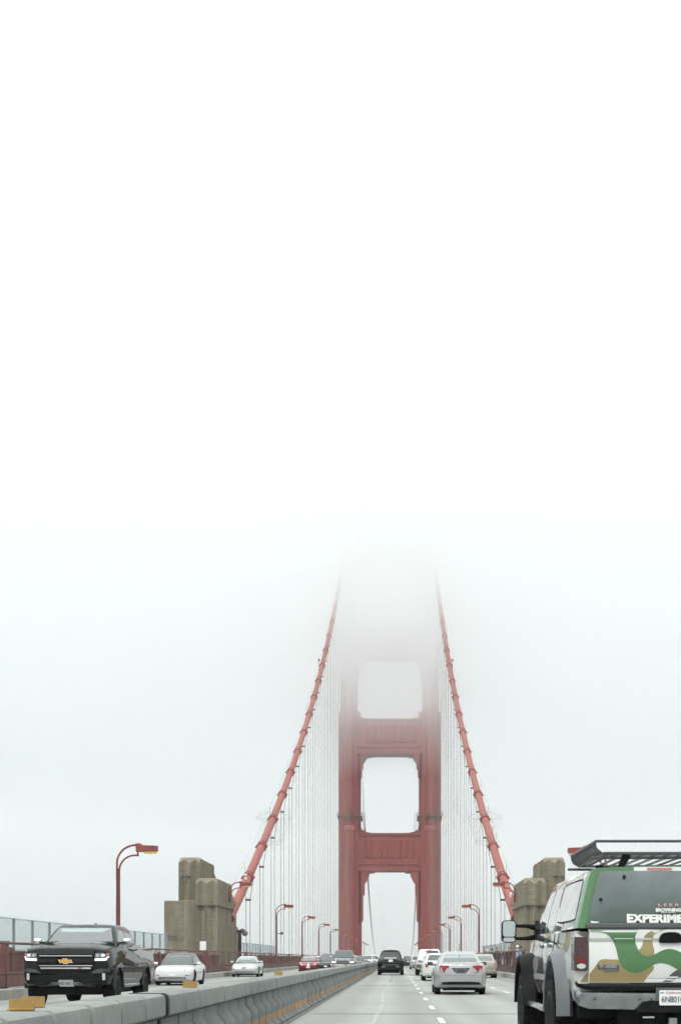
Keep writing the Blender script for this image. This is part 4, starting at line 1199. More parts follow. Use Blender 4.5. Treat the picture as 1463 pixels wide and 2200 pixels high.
# ---- farther traffic going away
for i, (ln, y, pt, nm, lb, kd) in enumerate((
    (1.98 + 0.45, 162, 'silver', 'silver_car', 'small silver car peeking out left of the white pickup', 'sedan'),
    (1.75, 215, 'navy', 'dark_car', 'dark sedan far ahead right of the black sport utility vehicle', 'sedan'),
    (-0.4, 232, 'charcoal', 'dark_car', 'charcoal car far ahead hidden mostly by the black sport utility vehicle', 'suv'),
    (2.2, 285, 'charcoal', 'grey_car', 'tiny grey sport utility vehicle under the tower portal ahead', 'suv'),
    (2.3, 345, 'white', 'white_car', 'tiny white car under the tower portal ahead', 'sedan'),
    (5.5, 150, 'darkgreen', 'dark_car', 'dark car in the right lane hidden behind the silver sedan', 'suv'))):
    root, pj, b, f = make_car(nm, lb, 'car', ln, y + 2.3, False, P[pt], kind=kd, **(dict(H=1.72, hood=1.05, belt=1.1, deck=1.1, rr=-1.8, rb=-2.2, r=0.36, clear=0.28) if kd == 'suv' else {}))
    tails(pj, b, rrect(0.56, 0.80, 0.78, 0.92, 0.03) if kd == 'sedan' else rrect(0.66, 0.82, 0.85, 1.08, 0.03))
    plate(pj, b, 'rear', 0.80, 0)
    pj.put('bumper_vent', rrect(-0.6, 0.6, 0.32, 0.42, 0.02), 'rear', 'plastic', b, 0.006)

# ---- oncoming: white electric sedan
root, pj, b, f = make_car('electric_sedan', 'white electric sedan with smooth grille-less nose following the black pickup', 'car', -9.98, 63 + 2.35, True, P['white'],
    L=4.7, W=1.80, H=1.46, hood=0.84, belt=0.90, deck=1.02, cowl=1.05, wsr=0.10, rr=-1.05, rb=-1.95, wr=0.58, r=0.335, wb=(1.42, -1.42), glass='glass', nose=0.20, roofmat=M['glassd'], wbk=0.87, rim='rimd', clear=0.18)
heads(pj, b, [(0.46, 0.655), (0.80, 0.665), (0.845, 0.755), (0.76, 0.75), (0.56, 0.69)], 'headm')
pj.put('hood_seam', [(-0.62, 0.66), (0.62, 0.66), (0.62, 0.668), (-0.62, 0.668)], 'front', 'trim', b, 0.003)
pj.put('lower_intake', rrect(-0.60, 0.60, 0.30, 0.385, 0.03), 'front', 'plastic', b, 0.012)
for s in (-1, 1):
    q = [(0.56, 0.43), (0.80, 0.43), (0.78, 0.485), (0.58, 0.46)]
    pj.put('fog_recess', q if s > 0 else flipx(q), 'front', 'plastic', b, 0.008)
plate(pj, b, 'front', 0.47, 0, '', 0.30, 0.11)
# ---- oncoming: pearl coupe
root, pj, b, f = make_car('pearl_coupe', 'pearl silver coupe with small oval grille oncoming in front of the left pylon', 'car', -10.0, 93 + 2.25, True, P['pearl'], interior=True, driver='pearl silver coupe',
    L=4.5, W=1.83, H=1.36, hood=0.82, belt=0.90, deck=0.98, cowl=0.85, wsr=0.1, rr=-0.75, rb=-1.35, wr=0.56, r=0.33, wb=(1.33, -1.29), glass='glassl', nose=0.22, clear=0.17)
pj.put('grille', oval(0, 0.60, 0.36, 0.055), 'front', 'headd', b, 0.012)
heads(pj, b, oval(0.66, 0.60, 0.11, 0.09), 'head')
pj.put('lower_intake', rrect(-0.62, 0.62, 0.31, 0.37, 0.02), 'front', 'trim', b, 0.008)
# ---- oncoming: red hatchback
root, pj, b, f = make_car('red_hatchback', 'dark red hatchback oncoming in the middle of the left carriageway', 'car', -7.55, 121 + 2.25, True, P['red'], interior=True, driver='dark red hatchback',
    L=4.5, W=1.76, H=1.48, hood=0.90, belt=0.96, deck=1.10, cowl=1.15, wsr=0.15, rr=-0.9, rb=-1.9, wr=0.56, r=0.31, wb=(1.35, -1.35), glass='glassl', nose=0.24)
heads(pj, b, [(0.42, 0.68), (0.62, 0.70), (0.80, 0.82), (0.76, 0.86), (0.58, 0.78)], 'head')
pj.put('lower_intake', rrect(-0.62, 0.62, 0.30, 0.40, 0.03), 'front', 'plastic', b, 0.008)
pj.put('grille', rrect(-0.55, 0.55, 0.565, 0.60, 0.015), 'front', 'plastic', b, 0.008)
pj.put('emblem', oval(0, 0.68, 0.09, 0.06), 'front', 'chrome', b, 0.012)
plate(pj, b, 'front', 0.48, 0)
# ---- oncoming: dark full size pickup with chrome grille
root, pj, b, f = make_car('grey_pickup', 'dark grey full size pickup with wide chrome framed grille beside the barrier', 'truck', -4.62, 122 + 2.9, True, P['charcoal'],
    L=5.8, W=2.03, H=1.93, hood=1.22, belt=1.30, deck=1.28, cowl=1.45, wsr=0.75, rr=-0.75, rb=-0.95, wr=0.72, r=0.41, wb=(1.95, -1.75), glass='glass', kind='pickup', clear=0.42, tyre_w=0.28, mirror=P['white'])
pj.put('grille_frame', rrect(-0.62, 0.62, 0.80, 1.20, 0.06), 'front', 'chrome', b, 0.02)
pj.put('grille', rrect(-0.56, 0.56, 0.78, 1.09, 0.05), 'front', 'headd', b, 0.035)
for k in range(4): pj.put('grille_bar', rrect(-0.54, 0.54, 0.83 + 0.065 * k, 0.85 + 0.065 * k, 0.006), 'front', 'trim', b, 0.045)
heads(pj, b, rrect(0.66, 0.94, 0.84, 0.98, 0.03), 'drl')
for s in (-1, 1): pj.put('turn_lamp', rrect(s * 0.84 - 0.07, s * 0.84 + 0.07, 1.0, 1.09, 0.02), 'front', 'amberl', b, 0.015)
pj.put('bumper', rrect(-0.95, 0.95, 0.56, 0.74, 0.05), 'front', 'chrome', b, 0.06)
# ---- oncoming: cars between and behind
def oncoming(nm, lb, x, y, pt, kd='sedan', lights='head', **k):
    d = dict(H=1.75, hood=1.08, belt=1.12, deck=1.12, rr=-1.8, rb=-2.2, r=0.36, clear=0.3) if kd == 'suv' else {}
    d.update(k)
    root, pj, b, f = make_car(nm, lb, 'car', x, y + 2.3, True, P[pt], kind=kd, **d)
    zz = 0.62 if kd == 'sedan' else 0.80
    heads(pj, b, [(0.46, zz), (0.78, zz + 0.01), (0.80, zz + 0.10), (0.52, zz + 0.08)], lights)
    pj.put('grille', rrect(-0.36, 0.36, zz - 0.08, zz + 0.06, 0.03), 'front', 'plastic', b, 0.01)
    pj.put('lower_intake', rrect(-0.55, 0.55, 0.33, 0.42, 0.03), 'front', 'plastic', b, 0.01)
    plate(pj, b, 'front', 0.5, 0)
oncoming('dark_sedan', 'dark navy sedan with lit headlights beside the red hatchback', -6.55, 131, 'navy', 'sedan', 'drl', H=1.50)
oncoming('grey_suv', 'dark sport utility vehicle behind the navy sedan', -7.35, 150, 'darkgreen', 'suv', glass='glass')
oncoming('white_hatchback', 'white car half hidden behind the red hatchback', -8.05, 138, 'white', 'sedan')
oncoming('grey_sedan', 'grey sedan following the grey pickup beside the barrier', -4.45, 163, 'charcoal', 'sedan', 'drl', H=1.55, W=1.85)
oncoming('white_van', 'white sport utility vehicle behind the grey sedan beside the barrier', -4.2, 205, 'white', 'suv')
oncoming('white_minivan', 'farthest white car oncoming next to the barrier', -3.95, 250, 'white', 'suv', H=1.8)
oncoming('silver_van', 'silver sport utility vehicle behind the white one near the tower foot', -6.9, 215, 'silver', 'suv')
# ================================================================== camouflage truck (nearest, right)
def camo_paint():
    m = bpy.data.materials.new('camouflage_wrap'); m.use_nodes = True
    nt = m.node_tree; N = nt.nodes; L = nt.links; b = N['Principled BSDF']
    b.inputs['Roughness'].default_value = 0.28; b.inputs['Coat Weight'].default_value = 1.0; b.inputs['Coat Roughness'].default_value = 0.02
    tc = N.new('ShaderNodeTexCoord'); prev = None
    for i, (sc, off, lo, col) in enumerate(((1.15, (3, 1, 2), 0.56, (0.06, 0.16, 0.06)), (1.3, (7, 5, 1), 0.585, (0.30, 0.24, 0.11)), (1.2, (1, 9, 4), 0.59, (0.085, 0.08, 0.085)))):
        mp = N.new('ShaderNodeMapping'); mp.inputs['Location'].default_value = off; mp.inputs['Scale'].default_value = (1, 0.8, 1.3)
        L.new(tc.outputs['Object'], mp.inputs[0])
        nz = N.new('ShaderNodeTexNoise'); nz.inputs['Scale'].default_value = sc; nz.inputs['Detail'].default_value = 0.6; nz.inputs['Distortion'].default_value = 0.5
        L.new(mp.outputs[0], nz.inputs['Vector'])
        rp = N.new('ShaderNodeMapRange'); rp.inputs[1].default_value = lo; rp.inputs[2].default_value = lo + 0.008
        L.new(nz.outputs[0], rp.inputs[0])
        mx = N.new('ShaderNodeMix'); mx.data_type = 'RGBA'
        if prev: L.new(prev, mx.inputs[6])
        else: mx.inputs[6].default_value = (0.62, 0.64, 0.62, 1)
        mx.inputs[7].default_value = (*col, 1)
        L.new(rp.outputs[0], mx.inputs[0]); prev = mx.outputs[2]
    L.new(prev, b.inputs['Base Color'])
    return m
M['camo'] = camo_paint()
def camo_canopy():
    m = camo_paint(); m.name = 'canopy_wrap'
    nt = m.node_tree; N = nt.nodes; L = nt.links; b = N['Principled BSDF']
    tc = N.new('ShaderNodeTexCoord'); sp = N.new('ShaderNodeSeparateXYZ'); L.new(tc.outputs['Object'], sp.inputs[0])
    nz = N.new('ShaderNodeTexNoise'); nz.inputs['Scale'].default_value = 9.0; nz.inputs['Detail'].default_value = 4; L.new(tc.outputs['Object'], nz.inputs['Vector'])
    ad = N.new('ShaderNodeMath'); ad.operation = 'MULTIPLY_ADD'; ad.inputs[1].default_value = 0.22; L.new(nz.outputs[0], ad.inputs[0]); L.new(sp.outputs['Y'], ad.inputs[2])
    rp = N.new('ShaderNodeMapRange'); rp.inputs[1].default_value = 0.30; rp.inputs[2].default_value = 0.33; L.new(ad.outputs[0], rp.inputs[0])
    mx = N.new('ShaderNodeMix'); mx.data_type = 'RGBA'; mx.inputs[6].default_value = (0.055, 0.175, 0.065, 1)
    L.new(b.inputs['Base Color'].links[0].from_socket, mx.inputs[7]); L.new(rp.outputs[0], mx.inputs[0]); L.new(mx.outputs[2], b.inputs['Base Color'])
    return m
M['camocan'] = camo_canopy()
M['cwhite'] = mat('wrap_white', (0.64, 0.66, 0.645), 0.3, coat=0.8, var=0.03, vscale=2)
M['cgreen'] = mat('wrap_green', (0.055, 0.165, 0.055), 0.3, coat=0.8, var=0.08, vscale=2)
M['ctan'] = mat('wrap_tan', (0.27, 0.215, 0.085), 0.3, coat=0.8, var=0.08, vscale=2)
M['cgrey'] = mat('wrap_grey', (0.075, 0.068, 0.072), 0.3, coat=0.8)
M['flare'] = mat('grey_flare', (0.085, 0.097, 0.103), 0.4, var=0.1, vscale=3, coat=0.3)
M['rack'] = mat('rack_steel', (0.07, 0.078, 0.082), 0.4, 0.3)
M['tglass'] = mat('canopy_glass', (0.085, 0.115, 0.11), 0.12, spec=0.8, coat=0.4, var=0.25, vscale=1.6)
M['paleglass'] = mat('pale_glass', (0.30, 0.33, 0.32), 0.06, spec=1.0, coat=1.0, var=0.15, vscale=1.0)
M['pink'] = mat('red_sticker', (0.55, 0.33, 0.31), 0.5)
T = tag(empty('camouflage_truck', (2.89, 14.9, 0)), 'lifted truck in white, green and tan camouflage wrap with canopy and roof basket', 'truck')
st = [(0.03, 0.74, 1.50, 0.965), (0.07, 0.71, 1.512, 0.99), (0.2, 0.70, 1.515, 1.0), (2.2, 0.70, 1.52, 1.0), (4.2, 0.70, 1.55, 1.0), (4.9, 0.72, 1.50, 0.995), (5.6, 0.74, 1.43, 0.97), (5.9, 0.78, 1.37, 0.92), (5.96, 0.84, 1.28, 0.86)]
bd = body_loft(st, 2.03, 0.01, 0.955)
cabm = cabin_loft(4.95, 4.15, 2.40, 2.28, 0.955, 0.775, 1.48, 2.21, 0.06, 0.12)
WH = [(1.30, 0.52), (5.05, 0.52)]
pj = Proj(bd, cabm)
bodyo = cut_wheels(bd, WH, 2.03, 0.665, 0.42).build('body', [M['camo'], M['plastic']], T, 32)
cabo = cabm.build('cabin', M['camo'], T, 40)
for vw in ('left', 'right'):
    pj.put('side_window', [(4.50, 1.60), (4.02, 2.07), (3.48, 2.09), (3.48, 1.60)], vw, 'paleglass', cabo, 0.006)
    pj.put('side_window', [(3.34, 1.60), (3.34, 2.09), (2.62, 2.07), (2.55, 1.60)], vw, 'paleglass', cabo, 0.006)
    for yy in (3.41, 2.45, 4.62):
        pj.put('door_seam', [(yy - 0.009, 0.80), (yy + 0.009, 0.80), (yy + 0.009, 1.53), (yy - 0.009, 1.53)], vw, 'plastic', bodyo, 0.003)
    pj.put('bed_seam', [(2.22, 0.74), (2.26, 0.74), (2.26, 1.5), (2.22, 1.5)], vw, 'plastic', bodyo, 0.003)
    for yy in (3.55, 2.62):
        pj.put('door_handle', rrect(yy - 0.09, yy + 0.11, 1.34, 1.40, 0.025), vw, 'chromed', bodyo, 0.03)
    pj.put('body_moulding', rrect(2.3, 4.3, 0.93, 1.0, 0.02), vw, 'cwhite', bodyo, 0.02)
pj.put('windscreen', [(-0.84, 1.56), (0.84, 1.56), (0.70, 2.12), (-0.70, 2.12)], 'front', 'glass', cabo)
for (y, z) in WH:
    for s in (-1, 1): wheel(T, s * 0.965, y, 0.50, 0.37, 'rimd', s, 8, 40)
# fender flares
def flare(y, z, s, m, r0=0.665, r1=0.83, xo=1.155):
    rings = []
    for k in range(19):
        a = math.radians(4 + 172 * k / 18)
        c, sn = math.cos(a), math.sin(a)
        rings.append([(s * q[1], y + q[0] * c, z + q[0] * sn) for q in ((r1, 1.0), (r1 - 0.03, 1.07), (r0 + 0.06, xo), (r0, xo - 0.005), (r0 - 0.005, 0.96), (r1 - 0.05, 0.96))])
    mb = MB(); mb.loft(rings); mb.build('fender_flare', M[m], T, 35)
for s in (-1, 1): flare(1.30, 0.52, s, 'flare', 0.665, 0.80, 1.14); flare(5.05, 0.52, s, 'plastic', 0.665, 0.77, 1.17)
# tailgate with pressed profile
mb = MB()
mb.prism([(0.06, 0.945), (-0.012, 0.95), (-0.012, 0.985), (-0.004, 0.99), (-0.012, 0.996), (-0.022, 1.10), (-0.024, 1.30), (-0.014, 1.375), (-0.036, 1.415), (-0.038, 1.49), (-0.025, 1.514), (0.06, 1.514)], 'x', -0.863, 0.863)
tg_mb = mb
tg = mb.build('tailgate', M['cwhite'], T, 25)
pt_ = Proj(tg_mb)
def zz(pts): return [(a / 1179.7 - 1.1275, 1.592 - b / 1179.7) for a, b in pts]
def smooth_poly(pts, it=2):
    for _ in range(it):
        out = []
        for i in range(len(pts)):
            p, q = pts[i], pts[(i + 1) % len(pts)]
            out += [(0.75 * p[0] + 0.25 * q[0], 0.75 * p[1] + 0.25 * q[1]), (0.25 * p[0] + 0.75 * q[0], 0.25 * p[1] + 0.75 * q[1])]
        pts = out
    return pts
def clipz(poly, z0=0.955, z1=1.508, x0=-0.858, x1=0.858):
    return [(min(max(p[0], x0), x1), min(max(p[1], z0), z1)) for p in poly]
def patch(pts, m, off, sm=1):
    poly = clipz(smooth_poly(zz(pts), sm))
    res = []
    for p in poly:
        if not res or abs(p[0] - res[-1][0]) + abs(p[1] - res[-1][1]) > 1e-4: res.append(p)
    pt_.put('camouflage_patch', res, 'rear', m, tg, off, 0.0, 0.045, 25)
patch([(290, 665), (360, 600), (395, 545), (420, 500), (460, 470), (520, 466), (600, 474), (680, 470), (800, 560), (1000, 560), (1118, 540), (1114, 600), (1060, 655), (1020, 705), (985, 800), (290, 800)], 'ctan', 0.0015)
patch([(985, 230), (995, 175), (1050, 130), (1120, 102), (1220, 70), (1340, 70), (1250, 104), (1170, 130), (1108, 165), (1095, 230), (1105, 300), (1120, 350), (1120, 420), (1040, 450), (960, 440), (915, 360), (950, 335), (975, 290)], 'ctan', 0.0015)
patch([(1700, 520), (1540, 540), (1463, 575), (1400, 600), (1330, 650), (1280, 705), (1200, 800), (1300, 800), (1360, 725), (1463, 685), (1600, 650), (1760, 640)], 'cgrey', 0.0015)
patch([(250, 40), (918, 40), (915, 90), (905, 130), (880, 180), (878, 235), (900, 305), (930, 372), (975, 420), (1040, 434), (1110, 416), (1180, 376), (1250, 346), (1320, 337), (1390, 354), (1463, 390), (1600, 440), (1760, 430), (1900, 330), (2100, 360), (2100, 560), (1900, 610), (1650, 620), (1463, 600), (1400, 592), (1350, 562), (1290, 531), (1210, 514), (1140, 524), (1080, 556), (1000, 606), (930, 631), (860, 636), (800, 621), (740, 582), (700, 532), (675, 470), (660, 400), (640, 312), (610, 243), (570, 192), (520, 151), (450, 133), (380, 130), (250, 134)], 'cgreen', 0.003)
patch([(1900, 90), (2200, 90), (2200, 250), (2050, 260), (1950, 200)], 'ctan', 0.0015)
patch([(1750, 660), (2200, 640), (2200, 800), (1700, 800)], 'cgreen', 0.0015)
# handle
hd = smooth_poly([(-0.128, 1.375), (-0.128, 1.43), (-0.085, 1.480), (0.070, 1.480), (0.112, 1.43), (0.112, 1.375), (0.09, 1.366), (-0.11, 1.366)], 2)
pt_.put('tailgate_handle', hd, 'rear', M['navyplastic'] if 'navyplastic' in M else 'plastic', tg, 0.03, 0.03, 0.5)
# emblem
lettering('F-350', 0.052, (-0.663, -0.034, 1.118), 'rear', 'chromed', tg, 0.003, 0, 1.45, name='emblem')
pt_.put('emblem_plate', rrect(-0.775, -0.548, 1.088, 1.135, 0.01), 'rear', 'cgrey', tg, 0.006, 0.0, 1.0)
pt_.put('emblem_plate', rrect(-0.71, -0.552, 1.072, 1.088, 0.006), 'rear', 'cgrey', tg, 0.008, 0.0, 1.0)
lettering('SUPER DUTY', 0.016, (-0.631, -0.034, 1.08), 'rear', 'chromed', tg, 0.0005, 0, 1.35, name='emblem')
# tail lights
for s in (-1, 1):
    mb = MB()
    q = rrect(0.875, 1.02, 1.07, 1.43, 0.02)
    mb.prism([(s * p[0], p[1]) for p in q], 'y', -0.02, 0.25)
    tlo = mb.build('tail_light', M['taild'], T)
    def lens(cx, cz, rx, rz, m, n='lens'):
        k = MB(); k.prism([(s * p[0], p[1]) for p in oval(cx, cz, rx, rz, 16)], 'y', -0.028, -0.018); k.build(n, M[m], tlo)
    lens(0.945, 1.183, 0.040, 0.022, 'tail'); lens(0.945, 1.122, 0.048, 0.027, 'chrome'); lens(0.945, 1.122, 0.022, 0.014, 'headd') if False else None
    for k in range(4):
        lens(0.935, 1.345 - 0.033 * k, 0.036, 0.012, 'tailr', 'led_row') if 'tailr' in M else None
    k = MB(); k.prism([(s * p[0], p[1]) for p in rrect(0.905, 0.985, 1.215, 1.36, 0.01)], 'y', -0.024, -0.019); k.build('inner_lens', M['tailm'] if 'tailm' in M else M['taild'], tlo)
    # wrap patches on the bed corner
    def corner(poly, m, off=0.003):
        pj.put('camouflage_patch', [(s * p[0], p[1]) for p in (poly if s > 0 else poly)][::1 if s > 0 else -1], 'rear', m, bodyo, off, 0.004, 0.06)
    corner([(0.868, 0.955), (0.95, 0.955), (0.93, 0.985), (0.90, 1.03), (0.868, 1.055)], 'ctan')
    corner([(0.868, 1.475), (0.97, 1.475), (0.965, 1.505), (0.868, 1.508)], 'cgreen')
# bumper
def bump_prof(z0, z1, y0, y1, x, m, name, r=0.06):
    pts = []
    mb = MB()
    xs = [-x, -x + 0.03, -x + 0.12, -0.2, 0.2, x - 0.12, x - 0.03, x]
    ins = [0.14, 0.07, 0.02, 0, 0, 0.02, 0.07, 0.14]
    rings = []
    for a, i in zip(xs, ins):
        yy = y0 + i; zb = z0 + (i * 0.6)
        rings.append([(a, yy + 0.015, zb), (a, yy, zb + 0.03), (a, yy, z1 - 0.02), (a, yy + 0.02, z1), (a, y1, z1), (a, y1, zb)])
    mb.loft(rings)
    return mb.build(name, M[m], T, 30)
bp = bump_prof(0.665, 0.858, -0.17, 0.06, 1.0, 'chromed', 'rear_bumper')
bump_prof(0.860, 0.938, -0.185, 0.055, 1.01, 'plastic', 'step_pad')
mb = MB(); mb.box(-0.19, 0.19, -0.186, -0.172, 0.70, 0.90); mb.build('plate_recess', M['trim'], bp)
mb = MB(); mb.prism([(-0.37, 0.70), (-0.33, 0.745), (-0.25, 0.76), (0.25, 0.76), (0.33, 0.745), (0.37, 0.70), (0.40, 0.64), (-0.40, 0.64)][::-1], 'y', -0.19, -0.10); mb.build('hitch_cover', M['plastic'], bp)
for x in (-0.83, -0.355, -0.235, 0.235, 0.355, 0.83):
    mb = MB(); mb.lathe([(0.0, -0.172), (0.018, -0.172), (0.014, -0.180), (0.0, -0.182)], 10, 'y', (x, 0, 0.78)); mb.build('bolt', M['trim'], bp)
pl_ = MB(); pl_.prism(rrect(-0.157, 0.149, 0.716, 0.872, 0.014), 'y', -0.200, -0.190)
plo = pl_.build('licence_plate', M['plate'], T)
lettering('6N80100', 0.088, (-0.004, -0.203, 0.775), 'rear', 'ink', plo, 0.0008, 0, 0.80)
M['redink'] = mat('red_ink', (0.42, 0.16, 0.14), 0.6); M['blueink'] = mat('blue_ink', (0.08, 0.22, 0.45), 0.6)
lettering('California', 0.030, (-0.01, -0.203, 0.848), 'rear', 'redink', plo, 0, 0, 1.35)
mb = MB(); mb.box(-0.148, -0.112, -0.2025, -0.2005, 0.84, 0.852); mb.build('plate_sticker', M['blueink'], plo)
mb = MB(); mb.box(0.105, 0.14, -0.2025, -0.2005, 0.828, 0.86); mb.build('plate_sticker', M['amberl'], plo)
# under the bumper: frame, hitch, shocks, axle
mb = MB(); mb.box(-0.55, 0.55, 0.05, 0.2, 0.50, 0.66); mb.box(-0.45, -0.35, 0.1, 2.5, 0.5, 0.68); mb.box(0.35, 0.45, 0.1, 2.5, 0.5, 0.68)
mb.box(-0.93, 0.93, 0.3, 0.6, 0.56, 0.74); mb.build('chassis', M['plastic'], T)
mb = MB(); mb.tube([(-0.97, 1.30, 0.50), (0.97, 1.30, 0.50)], 0.07, 8); mb.lathe([(0, -0.2), (0.16, -0.1), (0.16, 0.1), (0, 0.2)], 10, 'x', (0, 1.30, 0.50)); mb.build('rear_axle', M['plastic'], T)
mb = MB(); mb.box(-0.045, 0.045, -0.12, 0.3, 0.50, 0.59, bev=0.01); mb.build('tow_receiver', M['chromed'], T)
mb = MB(); mb.tube([(-0.30, -0.02, 0.585), (-0.18, -0.02, 0.585)], 0.014, 6); mb.build('tow_hook', M['chrome'], T)
for s in (-1, 1):
    mb = MB(); mb.tube([(s * 1.05, 2.15, 0.63), (s * 1.08, 2.3, 0.60), (s * 1.08, 4.15, 0.60), (s * 1.05, 4.3, 0.63)], 0.045, 8); mb.build('step_bar', M['chrome'], T, 40)
# canopy over the bed
def can_ring(y, k, dz=0.0):
    half = [(0.995, 1.522), (0.985, 1.56), (0.925, 1.82), (0.872, 2.05), (0.840, 2.125), (0.775, 2.162), (0.40, 2.178), (0.0, 2.186)]
    pts = [(p[0] * k, y + (p[1] - 1.52) * dz, p[1] if p[1] < 1.6 else p[1]) for p in half]
    return pts + [(-p[0], p[1], p[2]) for p in pts[-2::-1]]
mb = MB(); mb.loft([can_ring(0.0, 0.985, 0.09), can_ring(0.04, 1.0, 0.09), can_ring(1.1, 1.0, 0.04), can_ring(2.18, 1.0), can_ring(2.22, 0.985)])
can_mb = mb
can = mb.build('canopy', M['camocan'], T, 35)
pc = Proj(can_mb)
GB = [(-0.885, 1.575), (0.885, 1.575), (0.875, 1.62), (0.80, 1.95), (0.765, 2.07), (0.735, 2.115), (0.69, 2.128), (-0.69, 2.128), (-0.735, 2.115), (-0.765, 2.07), (-0.80, 1.95), (-0.875, 1.62)]
# green rear pillars of the canopy, then the glass
pc.put('canopy_trim', [(-0.985, 1.53), (0.985, 1.53), (0.93, 1.78), (0.875, 2.02), (0.84, 2.11), (0.78, 2.15), (0.40, 2.168), (-0.40, 2.168), (-0.78, 2.15), (-0.84, 2.11), (-0.875, 2.02), (-0.93, 1.78)], 'rear', 'cgreen', can, 0.004, 0.0, 0.1)
pc.put('canopy_trim', [(-0.38, 2.13), (0.38, 2.13), (0.38, 2.171), (-0.38, 2.171)], 'rear', 'cwhite', can, 0.007, 0.0, 0.1)
gl = pc.put('rear_glass', GB, 'rear', 'tglass', can, 0.016, 0.0, 0.045)
def bulge(x, z): return 0.055 * max(0.0, math.sin(PI * min(max((z - 1.575) / 0.553, 0), 1))) ** 0.8 * max(0.0, 1 - (abs(x) / 0.95) ** 4)
for v in gl.data.vertices: v.co.y -= bulge(v.co.x, v.co.z)
pc.put('brake_light', rrect(-0.24, 0.02, 2.145, 2.163, 0.006), 'rear', 'tailp', can, 0.02, 0, 1.0)
mb = MB(); mb.box(-0.90, 0.90, -0.05, 0.03, 1.518, 1.576, bev=0.012); mb.build('glass_rail', M['trim'], can)
for x, z in ((-0.742, 1.823), (-0.49, 2.068), (0.742, 1.823), (0.49, 2.068)):
    mb = MB(); mb.lathe([(0.0, -0.035), (0.014, -0.035), (0.018, 0.0), (0, 0.02)], 10, 'y', (x, (z - 1.52) * 0.09 - 0.02 - bulge(x, z), z)); mb.build('hinge_knob', M['plastic'], can)
def rear_y(z): return (z - 1.52) * 0.09 - 0.022 - bulge(0, z) - 0.004
TL = math.atan(0.09)
lettering('EXPERIMENTAL', 0.122, (0.0, rear_y(1.622), 1.622), 'rear', 'white', gl, 0.007, -TL, 1.12)
lettering('L E E R', 0.040, (-0.035, rear_y(1.764), 1.764), 'rear', 'pink', gl, 0.001, -TL, 1.9)
lettering('BROWNING', 0.050, (-0.035, rear_y(1.711), 1.711), 'rear', 'white', gl, 0.0025, -TL, 0.95)
lettering('SPECIAL EDITION', 0.016, (-0.035, rear_y(1.687), 1.687), 'rear', 'white', gl, 0.0003, -TL, 1.25)
pc.put('sticker', smooth_poly([(-0.84, 1.578), (-0.76, 1.578), (-0.755, 1.60), (-0.765, 1.62), (-0.80, 1.622), (-0.835, 1.61), (-0.845, 1.595)], 1), 'rear', 'white', gl, 0.02, 0, 1.0)
pc.put('sticker', rrect(-0.68, -0.60, 1.675, 1.712, 0.008), 'rear', 'trim', gl, 0.019, 0, 1.0)
for vw in ('left', 'right'):
    pc.put('canopy_window', smooth_poly([(0.28, 1.62), (0.30, 1.66), (0.36, 2.02), (0.42, 2.05), (1.85, 2.06), (1.95, 2.0), (2.0, 1.68), (1.95, 1.63)], 1), vw, 'paleglass', can, 0.008, 0.0, 0.15)
    pc.put('window_rubber', smooth_poly([(0.25, 1.60), (0.27, 1.66), (0.33, 2.04), (0.42, 2.075), (1.87, 2.08), (1.98, 2.01), (2.03, 1.68), (1.97, 1.61)], 1), vw, 'plastic', can, 0.004, 0.0, 0.15)
# towing mirrors
for s in (-1, 1):
    mb = MB(); q = [(s * p[0], p[1]) for p in rrect(1.272, 1.465, 1.418, 1.72, 0.05, 4)]
    mb.loft([[(p[0] * 1.0, 4.20, p[1]) for p in q], [(p[0], 4.30, p[1]) for p in q], [((p[0] - s * 1.36) * 0.8 + s * 1.36, 4.36, (p[1] - 1.57) * 0.85 + 1.57) for p in q]])
    mo = mb.build('towing_mirror', M['plastic'], T, 40)
    g = MB(); g.prism([(s * p[0], p[1]) for p in rrect(1.286, 1.452, 1.498, 1.708, 0.035, 4)], 'y', 4.190, 4.202); g.build('mirror_glass', M['mirror'], mo)
    g = MB(); g.prism([(s * p[0], p[1]) for p in rrect(1.290, 1.448, 1.43, 1.486, 0.025, 4)], 'y', 4.190, 4.202); g.build('spotter_glass', M['mirror'], mo)
    for z0, z1 in ((1.645, 1.62), (1.475, 1.50)):
        g = MB(); g.tube([(s * 1.28, 4.27, z0), (s * 1.12, 4.33, z0), (s * 0.95, 4.42, z1)], [0.022, 0.028, 0.05], 8); g.build('mirror_arm', M['plastic'], mo, 40)
    g = MB(); g.prism([(4.30, 1.46), (4.30, 1.60), (4.42, 1.72), (4.56, 1.60), (4.56, 1.46)], 'x', s * 0.93, s * 1.0); g.build('mirror_mount', M['plastic'], mo)
# roof basket on cross bars
R_ = tag(empty('roof_basket', (2.89, 14.9, 2.19)), 'black steel roof basket on cross bars above the camouflage truck canopy', 'roof rack')
zf, zt, xa, y0_, y1_ = 0.145, 0.275, 0.745, 0.30, 2.45
mb = MB()
loop = [(-xa, y0_, zt), (xa, y0_, zt), (xa, y1_, zt), (-xa, y1_, zt), (-xa, y0_, zt)]
for a, b in zip(loop[:-1], loop[1:]): mb.tube([a, b], 0.016, 8)
mb.build('top_rail', M['rack'], R_, 40)
mb = MB()
loop = [(-xa + 0.09, y0_, zf), (xa - 0.09, y0_, zf), (xa - 0.09, y1_, zf), (-xa + 0.09, y1_, zf), (-xa + 0.09, y0_, zf)]
for a, b in zip(loop[:-1], loop[1:]): mb.tube([a, b], 0.017, 8)
mb.build('floor_frame', M['rack'], R_, 40)
rib = MB()
pts = [(-xa, 0, zt), (-xa, 0, zt - 0.05), (-xa + 0.025, 0, zf + 0.03), (-xa + 0.07, 0, zf + 0.004), (-xa + 0.14, 0, zf)]
